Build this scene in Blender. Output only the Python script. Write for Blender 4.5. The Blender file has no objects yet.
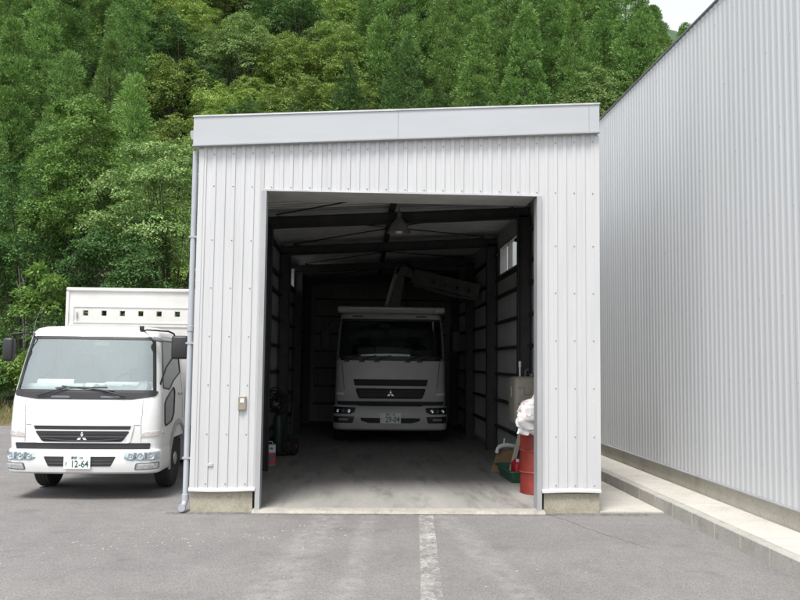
import bpy, bmesh, math, random
from mathutils import Vector, Matrix, noise

S = bpy.context.scene
C = S.collection
PI = math.pi

# ------------------------------------------------------------------ camera
PITCH, YAW, ROLL = .0737, .0443, .0117
fwd = Vector((math.sin(YAW)*math.cos(PITCH), math.cos(YAW)*math.cos(PITCH), math.sin(PITCH)))
up0 = Vector((-math.sin(PITCH)*math.sin(YAW), -math.sin(PITCH)*math.cos(YAW), math.cos(PITCH)))
rt0 = Vector((math.cos(YAW), -math.sin(YAW), 0))
cr, sr = math.cos(ROLL), math.sin(ROLL)
rt, up = rt0*cr + up0*sr, up0*cr - rt0*sr
cd = bpy.data.cameras.new('camera')
cam = bpy.data.objects.new('camera', cd)
C.objects.link(cam)
cam.matrix_world = Matrix(((rt.x, up.x, -fwd.x, 0), (rt.y, up.y, -fwd.y, 0), (rt.z, up.z, -fwd.z, 1.815), (0, 0, 0, 1)))
cd.sensor_width = 36
cd.lens = 36*834.88/800
cd.clip_start, cd.clip_end = .1, 3000
S.camera = cam

# ------------------------------------------------------------------ sky, sun, exposure
SUN_EL, SUN_AZ = math.radians(63), math.radians(205)      # azimuth clockwise from +Y: behind the camera, to the left
W = bpy.data.worlds.new('World')
S.world = W
W.use_nodes = True
wn, wl = W.node_tree.nodes, W.node_tree.links
sky = wn.new('ShaderNodeTexSky')
sky.sky_type = 'NISHITA'
sky.sun_disc = False
sky.sun_elevation, sky.sun_rotation = SUN_EL, SUN_AZ
sky.air_density, sky.dust_density, sky.ozone_density = 1.0, 1.2, 1.0
hs = wn.new('ShaderNodeHueSaturation')
hs.inputs['Saturation'].default_value = .22
wl.new(sky.outputs[0], hs.inputs['Color'])
wl.new(hs.outputs[0], wn['Background'].inputs['Color'])
wn['Background'].inputs['Strength'].default_value = .10
sd = bpy.data.lights.new('sun', 'SUN')
sd.energy, sd.angle, sd.color = 1.5, math.radians(20), (1, .975, .94)
sun = bpy.data.objects.new('sun', sd)
C.objects.link(sun)
sv = Vector((math.sin(SUN_AZ)*math.cos(SUN_EL), math.cos(SUN_AZ)*math.cos(SUN_EL), math.sin(SUN_EL)))
sun.rotation_euler = sv.to_track_quat('Z', 'Y').to_euler()
sun.location = (-6, -6, 30)
S.view_settings.view_transform = 'Standard'
S.view_settings.look = 'None'
S.view_settings.gamma = 1
S.view_settings.use_curve_mapping = False
S.view_settings.exposure = 1.62
S.render.film_transparent = False

# ------------------------------------------------------------------ materials
def nodes(name):
    m = bpy.data.materials.new(name)
    m.use_nodes = True
    t = m.node_tree
    return m, t.nodes, t.links, t.nodes['Principled BSDF']

def ramp(n, l, src, stops):
    r = n.new('ShaderNodeValToRGB')
    e = r.color_ramp.elements
    while len(e) < len(stops): e.new(.5)
    for k, (p, c) in enumerate(stops):
        e[k].position = p
        e[k].color = (*c, 1) if len(c) == 3 else c
    l.new(src, r.inputs[0])
    return r.outputs[0]

def noise_tex(n, l, scale, detail=6, rough=.6, stretch=None, coord='Object'):
    tc = n.new('ShaderNodeTexCoord')
    v = tc.outputs[coord]
    if stretch:
        mp = n.new('ShaderNodeMapping')
        mp.inputs['Scale'].default_value = stretch
        l.new(v, mp.inputs[0]); v = mp.outputs[0]
    t = n.new('ShaderNodeTexNoise')
    t.inputs['Scale'].default_value, t.inputs['Detail'].default_value, t.inputs['Roughness'].default_value = scale, detail, rough
    l.new(v, t.inputs['Vector'])
    return t.outputs[0]

def mix(n, l, fac, a, b, mode='MIX'):
    m = n.new('ShaderNodeMix')
    m.data_type, m.blend_type = 'RGBA', mode
    for s, v in ((m.inputs[0], fac), (m.inputs[6], a), (m.inputs[7], b)):
        if hasattr(v, 'is_output'): l.new(v, s)
        elif isinstance(v, (int, float)): s.default_value = v
        else: s.default_value = (*v, 1)
    return m.outputs[2]

def bump(n, l, b, src, strength=.2, dist=.01):
    bp = n.new('ShaderNodeBump')
    bp.inputs['Strength'].default_value, bp.inputs['Distance'].default_value = strength, dist
    l.new(src, bp.inputs['Height'])
    l.new(bp.outputs[0], b.inputs['Normal'])

def mat(name, col, rough=.5, metal=0, var=.12, scale=6, stretch=None, bmp=0, coat=0):
    """plain coloured surface with soft uneven wear in colour and gloss"""
    m, n, l, b = nodes(name)
    t = noise_tex(n, l, scale, stretch=stretch)
    lo, hi = [c*(1-var) for c in col], [min(1, c*(1+var)) for c in col]
    l.new(ramp(n, l, t, [(.3, lo), (.7, hi)]), b.inputs['Base Color'])
    b.inputs['Roughness'].default_value = rough
    b.inputs['Metallic'].default_value = metal
    b.inputs['Coat Weight'].default_value = coat
    if bmp: bump(n, l, b, t, bmp)
    return m

def glass_mat(name, tint, refl, rough=.02):
    m, n, l, b = nodes(name)
    n.remove(b)
    tr, gl, fr, mx = n.new('ShaderNodeBsdfTransparent'), n.new('ShaderNodeBsdfGlossy'), n.new('ShaderNodeFresnel'), n.new('ShaderNodeMixShader')
    tr.inputs[0].default_value = (*tint, 1)
    gl.inputs['Roughness'].default_value = rough
    gl.inputs[0].default_value = (.88, .97, .945, 1)
    g, ma, pw = n.new('ShaderNodeNewGeometry'), n.new('ShaderNodeMath'), n.new('ShaderNodeMath')   # the same mirror from either side of the sheet
    ma.operation = 'MULTIPLY_ADD'; l.new(g.outputs['Backfacing'], ma.inputs[0]); ma.inputs[1].default_value, ma.inputs[2].default_value = -2, 1
    pw.operation = 'POWER'; pw.inputs[0].default_value = refl; l.new(ma.outputs[0], pw.inputs[1])
    l.new(pw.outputs[0], fr.inputs[0])
    l.new(fr.outputs[0], mx.inputs[0]); l.new(tr.outputs[0], mx.inputs[1]); l.new(gl.outputs[0], mx.inputs[2])
    l.new(mx.outputs[0], n['Material Output'].inputs[0])
    return m

def leaf_mat(name, stops, trans=.35, rough=.5):
    """every leaf gets its own shade; every tree is a little different from the next"""
    m, n, l, b = nodes(name)
    g, oi = n.new('ShaderNodeNewGeometry'), n.new('ShaderNodeObjectInfo')
    c = ramp(n, l, g.outputs['Random Per Island'], stops)
    h = n.new('ShaderNodeHueSaturation')
    mr = n.new('ShaderNodeMapRange'); mr.inputs[3].default_value, mr.inputs[4].default_value = .78, 1.25
    l.new(oi.outputs['Random'], mr.inputs[0]); l.new(mr.outputs[0], h.inputs['Value'])
    mr2 = n.new('ShaderNodeMapRange'); mr2.inputs[3].default_value, mr2.inputs[4].default_value = .489, .503
    mul = n.new('ShaderNodeMath'); mul.operation = 'MULTIPLY'; mul.inputs[1].default_value = 7.31
    fr = n.new('ShaderNodeMath'); fr.operation = 'FRACT'
    l.new(oi.outputs['Random'], mul.inputs[0]); l.new(mul.outputs[0], fr.inputs[0])
    l.new(fr.outputs[0], mr2.inputs[0]); l.new(mr2.outputs[0], h.inputs['Hue'])
    l.new(c, h.inputs['Color'])
    l.new(h.outputs[0], b.inputs['Base Color'])
    b.inputs['Roughness'].default_value = rough
    b.inputs['Specular IOR Level'].default_value = .22
    tb, mx = n.new('ShaderNodeBsdfTranslucent'), n.new('ShaderNodeMixShader')
    l.new(h.outputs[0], tb.inputs[0])
    mx.inputs[0].default_value = trans
    l.new(b.outputs[0], mx.inputs[1]); l.new(tb.outputs[0], mx.inputs[2])
    l.new(mx.outputs[0], n['Material Output'].inputs[0])
    return m

def cladding_mat(name, col, rough, streak, dirt=(.42, .40, .33), low=0):
    """painted steel sheet: long vertical streaks, a few dirty runs"""
    m, n, l, b = nodes(name)
    a = noise_tex(n, l, 2.2, 5, .6, (3.2, 3.2, .22))
    c = ramp(n, l, a, [(.25, [k*(1-streak) for k in col]), (.5, col), (.8, [min(1, k*(1+streak*.5)) for k in col])])
    s = noise_tex(n, l, 3.5, 8, .7, (4, 4, .35))
    f = ramp(n, l, s, [(.57, (0, 0, 0)), (.78, (.5, .5, .5))])
    s2 = noise_tex(n, l, .9, 3, .5)
    f2 = ramp(n, l, s2, [(.5, (0, 0, 0)), (.7, (1, 1, 1))])
    ff = mix(n, l, 1.0, f, f2, 'MULTIPLY')
    c = mix(n, l, ff, c, dirt)
    # each sheet of the cladding is a slightly different tone
    tc = n.new('ShaderNodeTexCoord'); sp = n.new('ShaderNodeSeparateXYZ'); l.new(tc.outputs['Object'], sp.inputs[0])
    ad = n.new('ShaderNodeMath'); ad.operation = 'ADD'; l.new(sp.outputs[0], ad.inputs[0]); l.new(sp.outputs[1], ad.inputs[1])
    dv = n.new('ShaderNodeMath'); dv.operation = 'DIVIDE'; l.new(ad.outputs[0], dv.inputs[0]); dv.inputs[1].default_value = .826
    fl = n.new('ShaderNodeMath'); fl.operation = 'FLOOR'; l.new(dv.outputs[0], fl.inputs[0])
    wnz = n.new('ShaderNodeTexWhiteNoise'); wnz.noise_dimensions = '1D'; l.new(fl.outputs[0], wnz.inputs['W'])
    c = mix(n, l, .5, c, ramp(n, l, wnz.outputs[0], [(0, (.475, .475, .478)), (1, (.52, .52, .516))]), 'OVERLAY')
    l.new(c, b.inputs['Base Color'])
    b.inputs['Roughness'].default_value = rough
    b.inputs['Specular IOR Level'].default_value = .45
    return m

def asphalt_mat():
    m, n, l, b = nodes('worn_asphalt')
    big = noise_tex(n, l, .55, 5, .6)
    mid = noise_tex(n, l, 4.5, 6, .65)
    fine = noise_tex(n, l, 95, 3, .8)
    c = ramp(n, l, big, [(.3, (.158, .152, .148)), (.5, (.178, .171, .166)), (.72, (.203, .195, .188))])
    c = mix(n, l, .28, c, ramp(n, l, mid, [(.3, (.36, .36, .36)), (.7, (.64, .64, .64))]), 'OVERLAY')
    c = mix(n, l, .6, c, ramp(n, l, fine, [(.35, (.18, .18, .18)), (.5, (.5, .5, .5)), (.64, (.86, .86, .86))]), 'OVERLAY')
    # pale tracks worn by tyres, and fine cracks
    tc = n.new('ShaderNodeTexCoord'); sp = n.new('ShaderNodeSeparateXYZ'); l.new(tc.outputs['Object'], sp.inputs[0])
    wob = noise_tex(n, l, 1.3, 4, .6)
    def line(x0, slope, half, soft, lo=None, hi=None):
        def M(op, a, bb, c_=None):
            q = n.new('ShaderNodeMath'); q.operation = op
            for s, v in zip(q.inputs, (a, bb, c_)):
                if v is None: continue
                if hasattr(v, 'is_output'): l.new(v, s)
                else: s.default_value = v
            return q.outputs[0]
        e = M('ADD', M('MULTIPLY', M('SUBTRACT', sp.outputs[1], 10.2), slope), x0)
        e = M('ADD', e, M('MULTIPLY', M('SUBTRACT', wob, .5), .18))
        d = M('ABSOLUTE', M('SUBTRACT', sp.outputs[0], e), 0)
        r = n.new('ShaderNodeMapRange'); r.interpolation_type = 'SMOOTHSTEP'
        r.inputs[1].default_value, r.inputs[2].default_value, r.inputs[3].default_value, r.inputs[4].default_value = half, half+soft, 1, 0
        l.new(d, r.inputs[0])
        o = r.outputs[0]
        if lo is not None:
            o = M('MULTIPLY', o, M('GREATER_THAN', sp.outputs[1], lo)); o = M('MULTIPLY', o, M('LESS_THAN', sp.outputs[1], hi))
        return M('MULTIPLY', o, 1.0)
    patchy = ramp(n, l, noise_tex(n, l, 7, 5, .7), [(.38, (0, 0, 0)), (.62, (.32, .32, .32))])
    for x0, sl, h, so in ((-.35, .10, .10, .16), (.98, -.09, .06, .16), (.10, .05, .04, .10)):
        f = mix(n, l, 1.0, patchy, line(x0, sl, h, so), 'MULTIPLY')
        c = mix(n, l, f, c, (.34, .325, .305))
    for x0, sl, h, so, lo, hi in ((2.25, -.32, .002, .012, 8.3, 10.15), (-4.6, .42, .002, .012, 5, 9)):
        c = mix(n, l, mix(n, l, 1.0, (.75, .75, .75), line(x0, sl, h, so, lo, hi), 'MULTIPLY'), c, (.05, .048, .047))
    # dark drips
    st = ramp(n, l, noise_tex(n, l, 1.7, 4, .5), [(.60, (0, 0, 0)), (.74, (.55, .55, .55))])
    c = mix(n, l, st, c, (.115, .11, .108))
    # grit gathered along the threshold
    mr = n.new('ShaderNodeMapRange'); mr.interpolation_type = 'SMOOTHSTEP'
    ya = n.new('ShaderNodeMath'); ya.operation = 'SUBTRACT'; l.new(sp.outputs[1], ya.inputs[0]); ya.inputs[1].default_value = 10.14
    yb = n.new('ShaderNodeMath'); yb.operation = 'ABSOLUTE'; l.new(ya.outputs[0], yb.inputs[0])
    mr.inputs[1].default_value, mr.inputs[2].default_value, mr.inputs[3].default_value, mr.inputs[4].default_value = .01, .13, .85, 0
    l.new(yb.outputs[0], mr.inputs[0])
    xa = n.new('ShaderNodeMath'); xa.operation = 'COMPARE'; l.new(sp.outputs[0], xa.inputs[0]); xa.inputs[1].default_value, xa.inputs[2].default_value = .6, 2.9
    xm = n.new('ShaderNodeMath'); xm.operation = 'MULTIPLY'; l.new(mr.outputs[0], xm.inputs[0]); l.new(xa.outputs[0], xm.inputs[1])
    gp = ramp(n, l, noise_tex(n, l, 11, 5, .7), [(.40, (0, 0, 0)), (.60, (1, 1, 1))])
    c = mix(n, l, mix(n, l, 1.0, gp, xm.outputs[0], 'MULTIPLY'), c, (.075, .068, .058))
    l.new(c, b.inputs['Base Color'])
    b.inputs['Roughness'].default_value = .92
    b.inputs['Specular IOR Level'].default_value = .25
    bump(n, l, b, fine, .5, .006)
    return m

def concrete_mat(name, lo, hi, stain=(.10, .095, .085), amount=.5, scale=1.2, stretch=None):
    m, n, l, b = nodes(name)
    a = noise_tex(n, l, scale, 7, .65, stretch)
    c = ramp(n, l, a, [(.3, lo), (.7, hi)])
    f = ramp(n, l, noise_tex(n, l, scale*1.7, 6, .7, stretch), [(.52, (0, 0, 0)), (.72, (amount,)*3)])
    c = mix(n, l, f, c, stain)
    fine = noise_tex(n, l, 60, 3, .7)
    c = mix(n, l, .35, c, ramp(n, l, fine, [(.35, (.3, .3, .3)), (.65, (.7, .7, .7))]), 'OVERLAY')
    l.new(c, b.inputs['Base Color'])
    b.inputs['Roughness'].default_value = .85
    bump(n, l, b, fine, .2, .004)
    return m

M = {}
M['front'] = cladding_mat('pale_grey_cladding', (.505, .506, .508), .42, .09, low=1)
M['side'] = cladding_mat('silver_grey_cladding', (.51, .52, .527), .42, .06)
M['fascia'] = mat('pale_blue_grey_fascia', (.40, .416, .427), .4, var=.06, scale=1.5, stretch=(.4, 1, 2))
M['trim'] = mat('white_metal_trim', (.48, .48, .485), .45, var=.16, scale=4)
M['jamb'] = mat('grey_painted_jamb', (.34, .344, .35), .45, var=.12, scale=3, stretch=(1, 1, .4))
M['soffit'] = mat('grey_soffit_sheet', (.42, .415, .40), .6, var=.12, scale=4)
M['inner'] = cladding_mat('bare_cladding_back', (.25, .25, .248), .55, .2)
M['ceil'] = mat('ceiling_sheet', (.62, .62, .60), .55, var=.1, scale=3)
M['steel'] = mat('dark_primed_steel', (.035, .034, .034), .6, var=.3, scale=5)
M['plinth'] = concrete_mat('stained_plinth_concrete', (.30, .275, .21), (.38, .355, .285), (.2, .175, .11), .7, 3)
M['pave'] = concrete_mat('pale_walkway_concrete', (.40, .38, .335), (.49, .47, .425), (.30, .28, .24), .5, 1.6)
M['kerb'] = concrete_mat('kerb_concrete', (.30, .29, .26), (.385, .37, .335), (.2, .185, .15), .6, 2.4)
M['footing'] = concrete_mat('wall_footing_concrete', (.34, .32, .27), (.43, .41, .36), (.26, .225, .15), .7, 2.2, (1, 1, .5))
M['floor'] = concrete_mat('oily_floor_concrete', (.225, .217, .203), (.325, .314, .292), (.09, .085, .078), .75, .9, (1.8, .32, 1))
M['sill'] = concrete_mat('worn_threshold_concrete', (.27, .25, .22), (.37, .35, .30), (.15, .135, .11), .6, 4)
M['asphalt'] = asphalt_mat()
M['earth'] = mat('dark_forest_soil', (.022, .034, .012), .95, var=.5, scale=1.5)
M['verge'] = mat('dry_verge_soil', (.16, .13, .075), .95, var=.35, scale=3)
M['white'] = mat('white_truck_paint', (.70, .70, .685), .28, var=.05, scale=2, coat=.35)
M['cream'] = mat('off_white_body_paint', (.56, .55, .525), .45, var=.07, scale=3)
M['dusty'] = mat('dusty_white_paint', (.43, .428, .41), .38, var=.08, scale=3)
M['black'] = mat('black_plastic', (.018, .018, .019), .45, var=.2, scale=8)
M['gap'] = mat('dark_seam', (.03, .03, .032), .8, var=.1)
M['seam'] = mat('panel_joint', (.28, .28, .28), .8, var=.1)
M['rubber'] = mat('tyre_rubber', (.022, .022, .022), .85, var=.3, scale=12)
M['greyp'] = mat('grey_plastic', (.12, .125, .13), .5, var=.15, scale=8)
M['ltgrey'] = mat('light_grey_plastic', (.33, .34, .35), .45, var=.1, scale=8)
M['chrome'] = mat('chrome', (.75, .76, .77), .16, 1, var=.05)
M['badge'] = mat('bright_badge', (.78, .79, .80), .3, .25, var=.04)
M['dkbar'] = mat('dark_grille_bar', (.045, .046, .048), .4, var=.1)
M['rim'] = mat('steel_wheel', (.42, .43, .43), .4, .7, var=.2, scale=9)
M['windscreen'] = glass_mat('windscreen_glass', (.88, .95, .93), 3.3)
M['cabglass'] = glass_mat('dark_cab_glass', (.30, .33, .33), 1.5)
M['pane'] = glass_mat('window_glass', (.95, .97, .97), 1.09)
M['sideglass'] = mat('tinted_side_glass', (.045, .055, .055), .06, var=.1, coat=.6)
M['lamp'] = mat('lamp_reflector', (.55, .57, .58), .18, .6, var=.35, scale=40)
M['lampglass'] = glass_mat('lamp_glass', (.86, .9, .92), 1.6)
M['fog'] = mat('fog_lamp_lens', (.52, .53, .53), .15, .3, var=.3, scale=35)
M['amber'] = mat('marker_lens', (.62, .57, .54), .2, .2, var=.2, scale=20)
M['plate'] = mat('licence_plate_white', (.74, .75, .74), .45, var=.03)
M['plategreen'] = mat('licence_plate_green', (.012, .075, .055), .5, var=.05)
M['interior'] = mat('cab_interior_grey', (.40, .42, .415), .7, var=.15)
M['seat'] = mat('seat_cloth', (.13, .14, .15), .85, var=.15, scale=20)
M['chassis'] = mat('chassis_black', (.02, .02, .02), .7, var=.3)
M['alu'] = mat('dull_aluminium', (.42, .41, .385), .45, .35, var=.15, scale=8)
M['bulb'] = mat('milky_bulb', (.78, .78, .74), .2, var=.03)
M['crane'] = mat('crane_grey_paint', (.15, .15, .147), .5, var=.2)
M['cranelight'] = mat('crane_cylinder_cream', (.42, .40, .34), .5, var=.15)
M['red'] = mat('faded_red_drum_paint', (.225, .030, .022), .5, var=.25, scale=5)
M['redcan'] = mat('red_plastic', (.42, .02, .03), .4, var=.08)
M['tin'] = mat('white_tin_print', (.62, .63, .66), .4, var=.12, scale=12)
M['tinred'] = mat('red_tin_print', (.45, .07, .06), .4, var=.15, scale=10)
M['tinblue'] = mat('blue_tin_print', (.10, .14, .30), .45, var=.2)
M['green'] = mat('green_plastic_tub', (.02, .095, .052), .45, var=.2, scale=6)
M['tank'] = mat('beige_tank_enamel', (.33, .305, .255), .5, var=.14, scale=4)
M['card'] = mat('brown_cardboard', (.21, .135, .07), .9, var=.2, scale=6)
M['wood'] = mat('weathered_wood', (.36, .33, .27), .8, var=.2, scale=5, stretch=(6, 6, .6))
M['whitepl'] = mat('white_plastic', (.62, .63, .62), .4, var=.06)
M['dkgreen'] = mat('dark_green_cylinder_paint', (.02, .04, .035), .5, var=.25)
M['hose'] = mat('black_hose', (.015, .015, .016), .6, var=.2)
M['redhub'] = mat('red_wheel_hub', (.28, .04, .035), .5, var=.25)
M['brass'] = mat('brass_switch_plate', (.30, .265, .20), .45, .3, var=.2, scale=14)
M['pvc'] = mat('grey_blue_drainpipe', (.35, .365, .395), .4, var=.1, scale=3)
M['debris'] = mat('pale_petals', (.40, .375, .34), .8, var=.1)
M['bark'] = mat('dark_bark', (.045, .036, .026), .9, var=.35, scale=5, stretch=(4, 4, .7))
M['palebark'] = mat('pale_grey_bark', (.12, .11, .09), .9, var=.3, scale=5, stretch=(4, 4, .7))
M['screw'] = mat('screw_head', (.30, .30, .31), .4, .3, var=.1)

def sack_mat():
    m, n, l, b = nodes('printed_sack')
    tc = n.new('ShaderNodeTexCoord')
    w = n.new('ShaderNodeTexWave'); w.wave_type, w.bands_direction = 'BANDS', 'DIAGONAL'
    w.inputs['Scale'].default_value, w.inputs['Distortion'].default_value, w.inputs['Detail'].default_value = 6.5, 7, 3
    l.new(tc.outputs['Object'], w.inputs['Vector'])
    f = ramp(n, l, w.outputs[0], [(.75, (0, 0, 0)), (.81, (1, 1, 1))])
    f2 = ramp(n, l, noise_tex(n, l, 4, 2), [(.48, (0, 0, 0)), (.56, (.85, .85, .85))])
    c = mix(n, l, mix(n, l, 1., f, f2, 'MULTIPLY'), (.62, .61, .60), (.34, .035, .06))
    l.new(c, b.inputs['Base Color']); b.inputs['Roughness'].default_value = .35
    return m
M['sack'] = sack_mat()

def paint_mat():
    m, n, l, b = nodes('worn_white_paint')
    b.inputs['Base Color'].default_value = (.47, .455, .425, 1); b.inputs['Roughness'].default_value = .85
    t = noise_tex(n, l, 16, 6, .72, (1, .5, 1)); t2 = noise_tex(n, l, 2.2, 3, .5)
    f = mix(n, l, .45, t, t2)
    f = ramp(n, l, f, [(.41, (0, 0, 0)), (.58, (.75, .75, .75))])
    tr, mx = n.new('ShaderNodeBsdfTransparent'), n.new('ShaderNodeMixShader')
    l.new(f, mx.inputs[0]); l.new(tr.outputs[0], mx.inputs[1]); l.new(b.outputs[0], mx.inputs[2])
    l.new(mx.outputs[0], n['Material Output'].inputs[0])
    return m
M['paint'] = paint_mat()

# ------------------------------------------------------------------ mesh helpers
class MB:
    def __init__(s): s.v, s.f, s.m = [], [], []
    def quad(s, *p, mi=0):
        b = len(s.v); s.v += [tuple(q) for q in p]; s.f.append(tuple(range(b, b+len(p)))); s.m.append(mi)
    def box(s, a, b, mi=0, bev=0):
        x0, x1 = sorted((a[0], b[0])); y0, y1 = sorted((a[1], b[1])); z0, z1 = sorted((a[2], b[2]))
        return s.hexa([(x0, y0, z0), (x1, y0, z0), (x1, y1, z0), (x0, y1, z0), (x0, y0, z1), (x1, y0, z1), (x1, y1, z1), (x0, y1, z1)], mi)
    def hexa(s, p, mi=0):
        b = len(s.v); s.v += [tuple(q) for q in p]
        for f in ((0, 3, 2, 1), (4, 5, 6, 7), (0, 1, 5, 4), (1, 2, 6, 5), (2, 3, 7, 6), (3, 0, 4, 7)):
            s.f.append(tuple(b+k for k in f)); s.m.append(mi)
    def rbox(s, a, b, r=.02, mi=0, n=3):
        """box with rounded edges"""
        bm = bmesh.new()
        bmesh.ops.create_cube(bm, size=1)
        ce = [(a[k]+b[k])/2 for k in range(3)]; sz = [abs(b[k]-a[k]) for k in range(3)]
        for q in bm.verts: q.co = Vector((q.co.x*sz[0]+ce[0], q.co.y*sz[1]+ce[1], q.co.z*sz[2]+ce[2]))
        bmesh.ops.bevel(bm, geom=bm.edges[:], offset=r, segments=n, profile=.5, affect='EDGES')
        s.add_bm(bm, mi)
    def add_bm(s, bm, mi=0):
        b = len(s.v); bm.verts.index_update()
        s.v += [tuple(q.co) for q in bm.verts]
        for f in bm.faces: s.f.append(tuple(b+q.index for q in f.verts)); s.m.append(mi)
        bm.free()
    def tube(s, path, r, n=8, mi=0, cap=True):
        P = [Vector(p) for p in path]
        rr = r if isinstance(r, (list, tuple)) else [r]*len(P)
        b = len(s.v); ref = None
        for i, p in enumerate(P):
            d = (P[min(i+1, len(P)-1)]-P[max(i-1, 0)]).normalized()
            if ref is None: ref = Vector((0, 0, 1)) if abs(d.z) < .9 else Vector((1, 0, 0))
            a = (ref - d*ref.dot(d))
            if a.length < 1e-5: a = d.orthogonal()
            a.normalize(); ref = a; c = d.cross(a)
            for k in range(n):
                t = 2*PI*k/n; s.v.append(tuple(p + (a*math.cos(t)+c*math.sin(t))*rr[i]))
        for i in range(len(P)-1):
            for k in range(n):
                k2 = (k+1) % n
                s.f.append((b+i*n+k, b+i*n+k2, b+(i+1)*n+k2, b+(i+1)*n+k)); s.m.append(mi)
        if cap:
            s.f.append(tuple(b+k for k in reversed(range(n)))); s.m.append(mi)
            e = b+(len(P)-1)*n; s.f.append(tuple(e+k for k in range(n))); s.m.append(mi)
    def lathe(s, prof, c, axis='Z', n=24, mi=0):
        """prof: (radius, height) pairs"""
        b = len(s.v)
        for r, h in prof:
            for k in range(n):
                t = 2*PI*k/n; x, y = r*math.cos(t), r*math.sin(t)
                p = {'Z': (x, y, h), 'X': (h, x, y), 'Y': (x, h, y)}[axis]
                s.v.append((c[0]+p[0], c[1]+p[1], c[2]+p[2]))
        for i in range(len(prof)-1):
            for k in range(n):
                k2 = (k+1) % n; s.f.append((b+i*n+k, b+i*n+k2, b+(i+1)*n+k2, b+(i+1)*n+k)); s.m.append(mi)
        for i, rev in ((0, True), (len(prof)-1, False)):
            if prof[i][0] > 1e-4:
                q = [b+i*n+k for k in range(n)]; s.f.append(tuple(reversed(q)) if rev else tuple(q)); s.m.append(mi)
    def grid(s, rows, mi=0, skip=None):
        b = len(s.v); w = len(rows[0])
        for r in rows: s.v += [tuple(p) for p in r]
        for i in range(len(rows)-1):
            for j in range(w-1):
                if skip and skip(i, j): continue
                s.f.append((b+i*w+j, b+i*w+j+1, b+(i+1)*w+j+1, b+(i+1)*w+j)); s.m.append(mi)
    def patch(s, outline, surf, off=.006, thick=.02, mi=0, rings=4):
        """flat outline (a, b) laid on a curved surface surf(a, b, off), with its own thickness"""
        cx = sum(p[0] for p in outline)/len(outline); cy = sum(p[1] for p in outline)/len(outline)
        n = len(outline); b = len(s.v)
        for a, q in outline: s.v.append(tuple(surf(a, q, off-thick)))
        for k in range(rings):
            t = 1-k/rings
            for a, q in outline: s.v.append(tuple(surf(cx+(a-cx)*t, cy+(q-cy)*t, off)))
        s.v.append(tuple(surf(cx, cy, off)))
        for i in range(rings):
            for k in range(n):
                k2 = (k+1) % n
                s.f.append((b+i*n+k, b+i*n+k2, b+(i+1)*n+k2, b+(i+1)*n+k)); s.m.append(mi)
        e = b+rings*n
        for k in range(n): s.f.append((e+k, e+(k+1) % n, e+n)); s.m.append(mi)
    def build(s, name, mats, parent=None, smooth=None, loc=None, recalc=True):
        me = bpy.data.meshes.new(name)
        me.from_pydata(s.v, [], s.f)
        ms = mats if isinstance(mats, (list, tuple)) else [mats]
        for q in ms: me.materials.append(q)
        if len(ms) > 1: me.polygons.foreach_set('material_index', s.m)
        if recalc:
            bm = bmesh.new(); bm.from_mesh(me)
            bmesh.ops.recalc_face_normals(bm, faces=bm.faces[:])
            bm.to_mesh(me); bm.free()
        if smooth is not None:
            me.polygons.foreach_set('use_smooth', [True]*len(me.polygons))
            me.set_sharp_from_angle(angle=math.radians(smooth))
        me.update()
        o = bpy.data.objects.new(name, me)
        C.objects.link(o)
        if parent: o.parent = parent
        if loc: o.location = loc
        return o

def build_each(mb, name, mats, parent=None, smooth=None, loc=None):
    """one object for each loose piece"""
    par = list(range(len(mb.v)))
    def find(a):
        while par[a] != a: par[a] = par[par[a]]; a = par[a]
        return a
    for f in mb.f:
        for q in f[1:]: par[find(q)] = find(f[0])
    groups = {}
    for f, m_ in zip(mb.f, mb.m): groups.setdefault(find(f[0]), []).append((f, m_))
    out = []
    for fs_ in groups.values():
        n = MB(); ids = {}
        for f, m_ in fs_:
            for q in f:
                if q not in ids: ids[q] = len(n.v); n.v.append(mb.v[q])
            n.f.append(tuple(ids[q] for q in f)); n.m.append(m_)
        out.append(n.build(name, mats, parent, smooth, loc))
    return out

def thing(name, label, cat, loc=(0, 0, 0), rz=0, group=None):
    o = bpy.data.objects.new(name, None); C.objects.link(o)
    o.location = loc; o.rotation_euler = (0, 0, rz); o.empty_display_size = .2
    return tag(o, label, cat, group)
def tag(o, label, cat, group=None):
    o['label'], o['category'] = label, cat
    if group: o['group'] = group
    return o
def kind(o, k): o['kind'] = k; return o

def rpoly(pts, r, n=4):
    out = []; N = len(pts)
    for i in range(N):
        p, a, b = Vector(pts[i]), Vector(pts[i-1]), Vector(pts[(i+1) % N])
        da, db = (a-p), (b-p); q = min(r, da.length*.45, db.length*.45)
        s0, s1 = p+da.normalized()*q, p+db.normalized()*q
        for k in range(n+1):
            t = k/n; out.append(tuple(s0*(1-t)**2 + p*2*t*(1-t) + s1*t*t))
    return out
def dense(pts, step):
    out = []
    for i, p in enumerate(pts):
        q = pts[(i+1) % len(pts)]; d = math.dist(p, q); k = max(1, int(d/step))
        out += [(p[0]+(q[0]-p[0])*j/k, p[1]+(q[1]-p[1])*j/k) for j in range(k)]
    return out

def text_mesh(body, size, font_x=1.0):
    cu = bpy.data.curves.new('lettering', 'FONT')
    cu.body, cu.size, cu.align_x, cu.align_y, cu.extrude, cu.resolution_u = body, size, 'CENTER', 'CENTER', .0012, 3
    cu.offset = size*.012
    o = bpy.data.objects.new('lettering', cu)
    dg = bpy.context.evaluated_depsgraph_get()
    C.objects.link(o); dg.update()
    me = bpy.data.meshes.new_from_object(o.evaluated_get(dg))
    bpy.data.objects.remove(o); bpy.data.curves.remove(cu)
    for v in me.vertices: v.co = Vector((v.co.x*font_x, -v.co.z, v.co.y))
    return me

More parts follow.
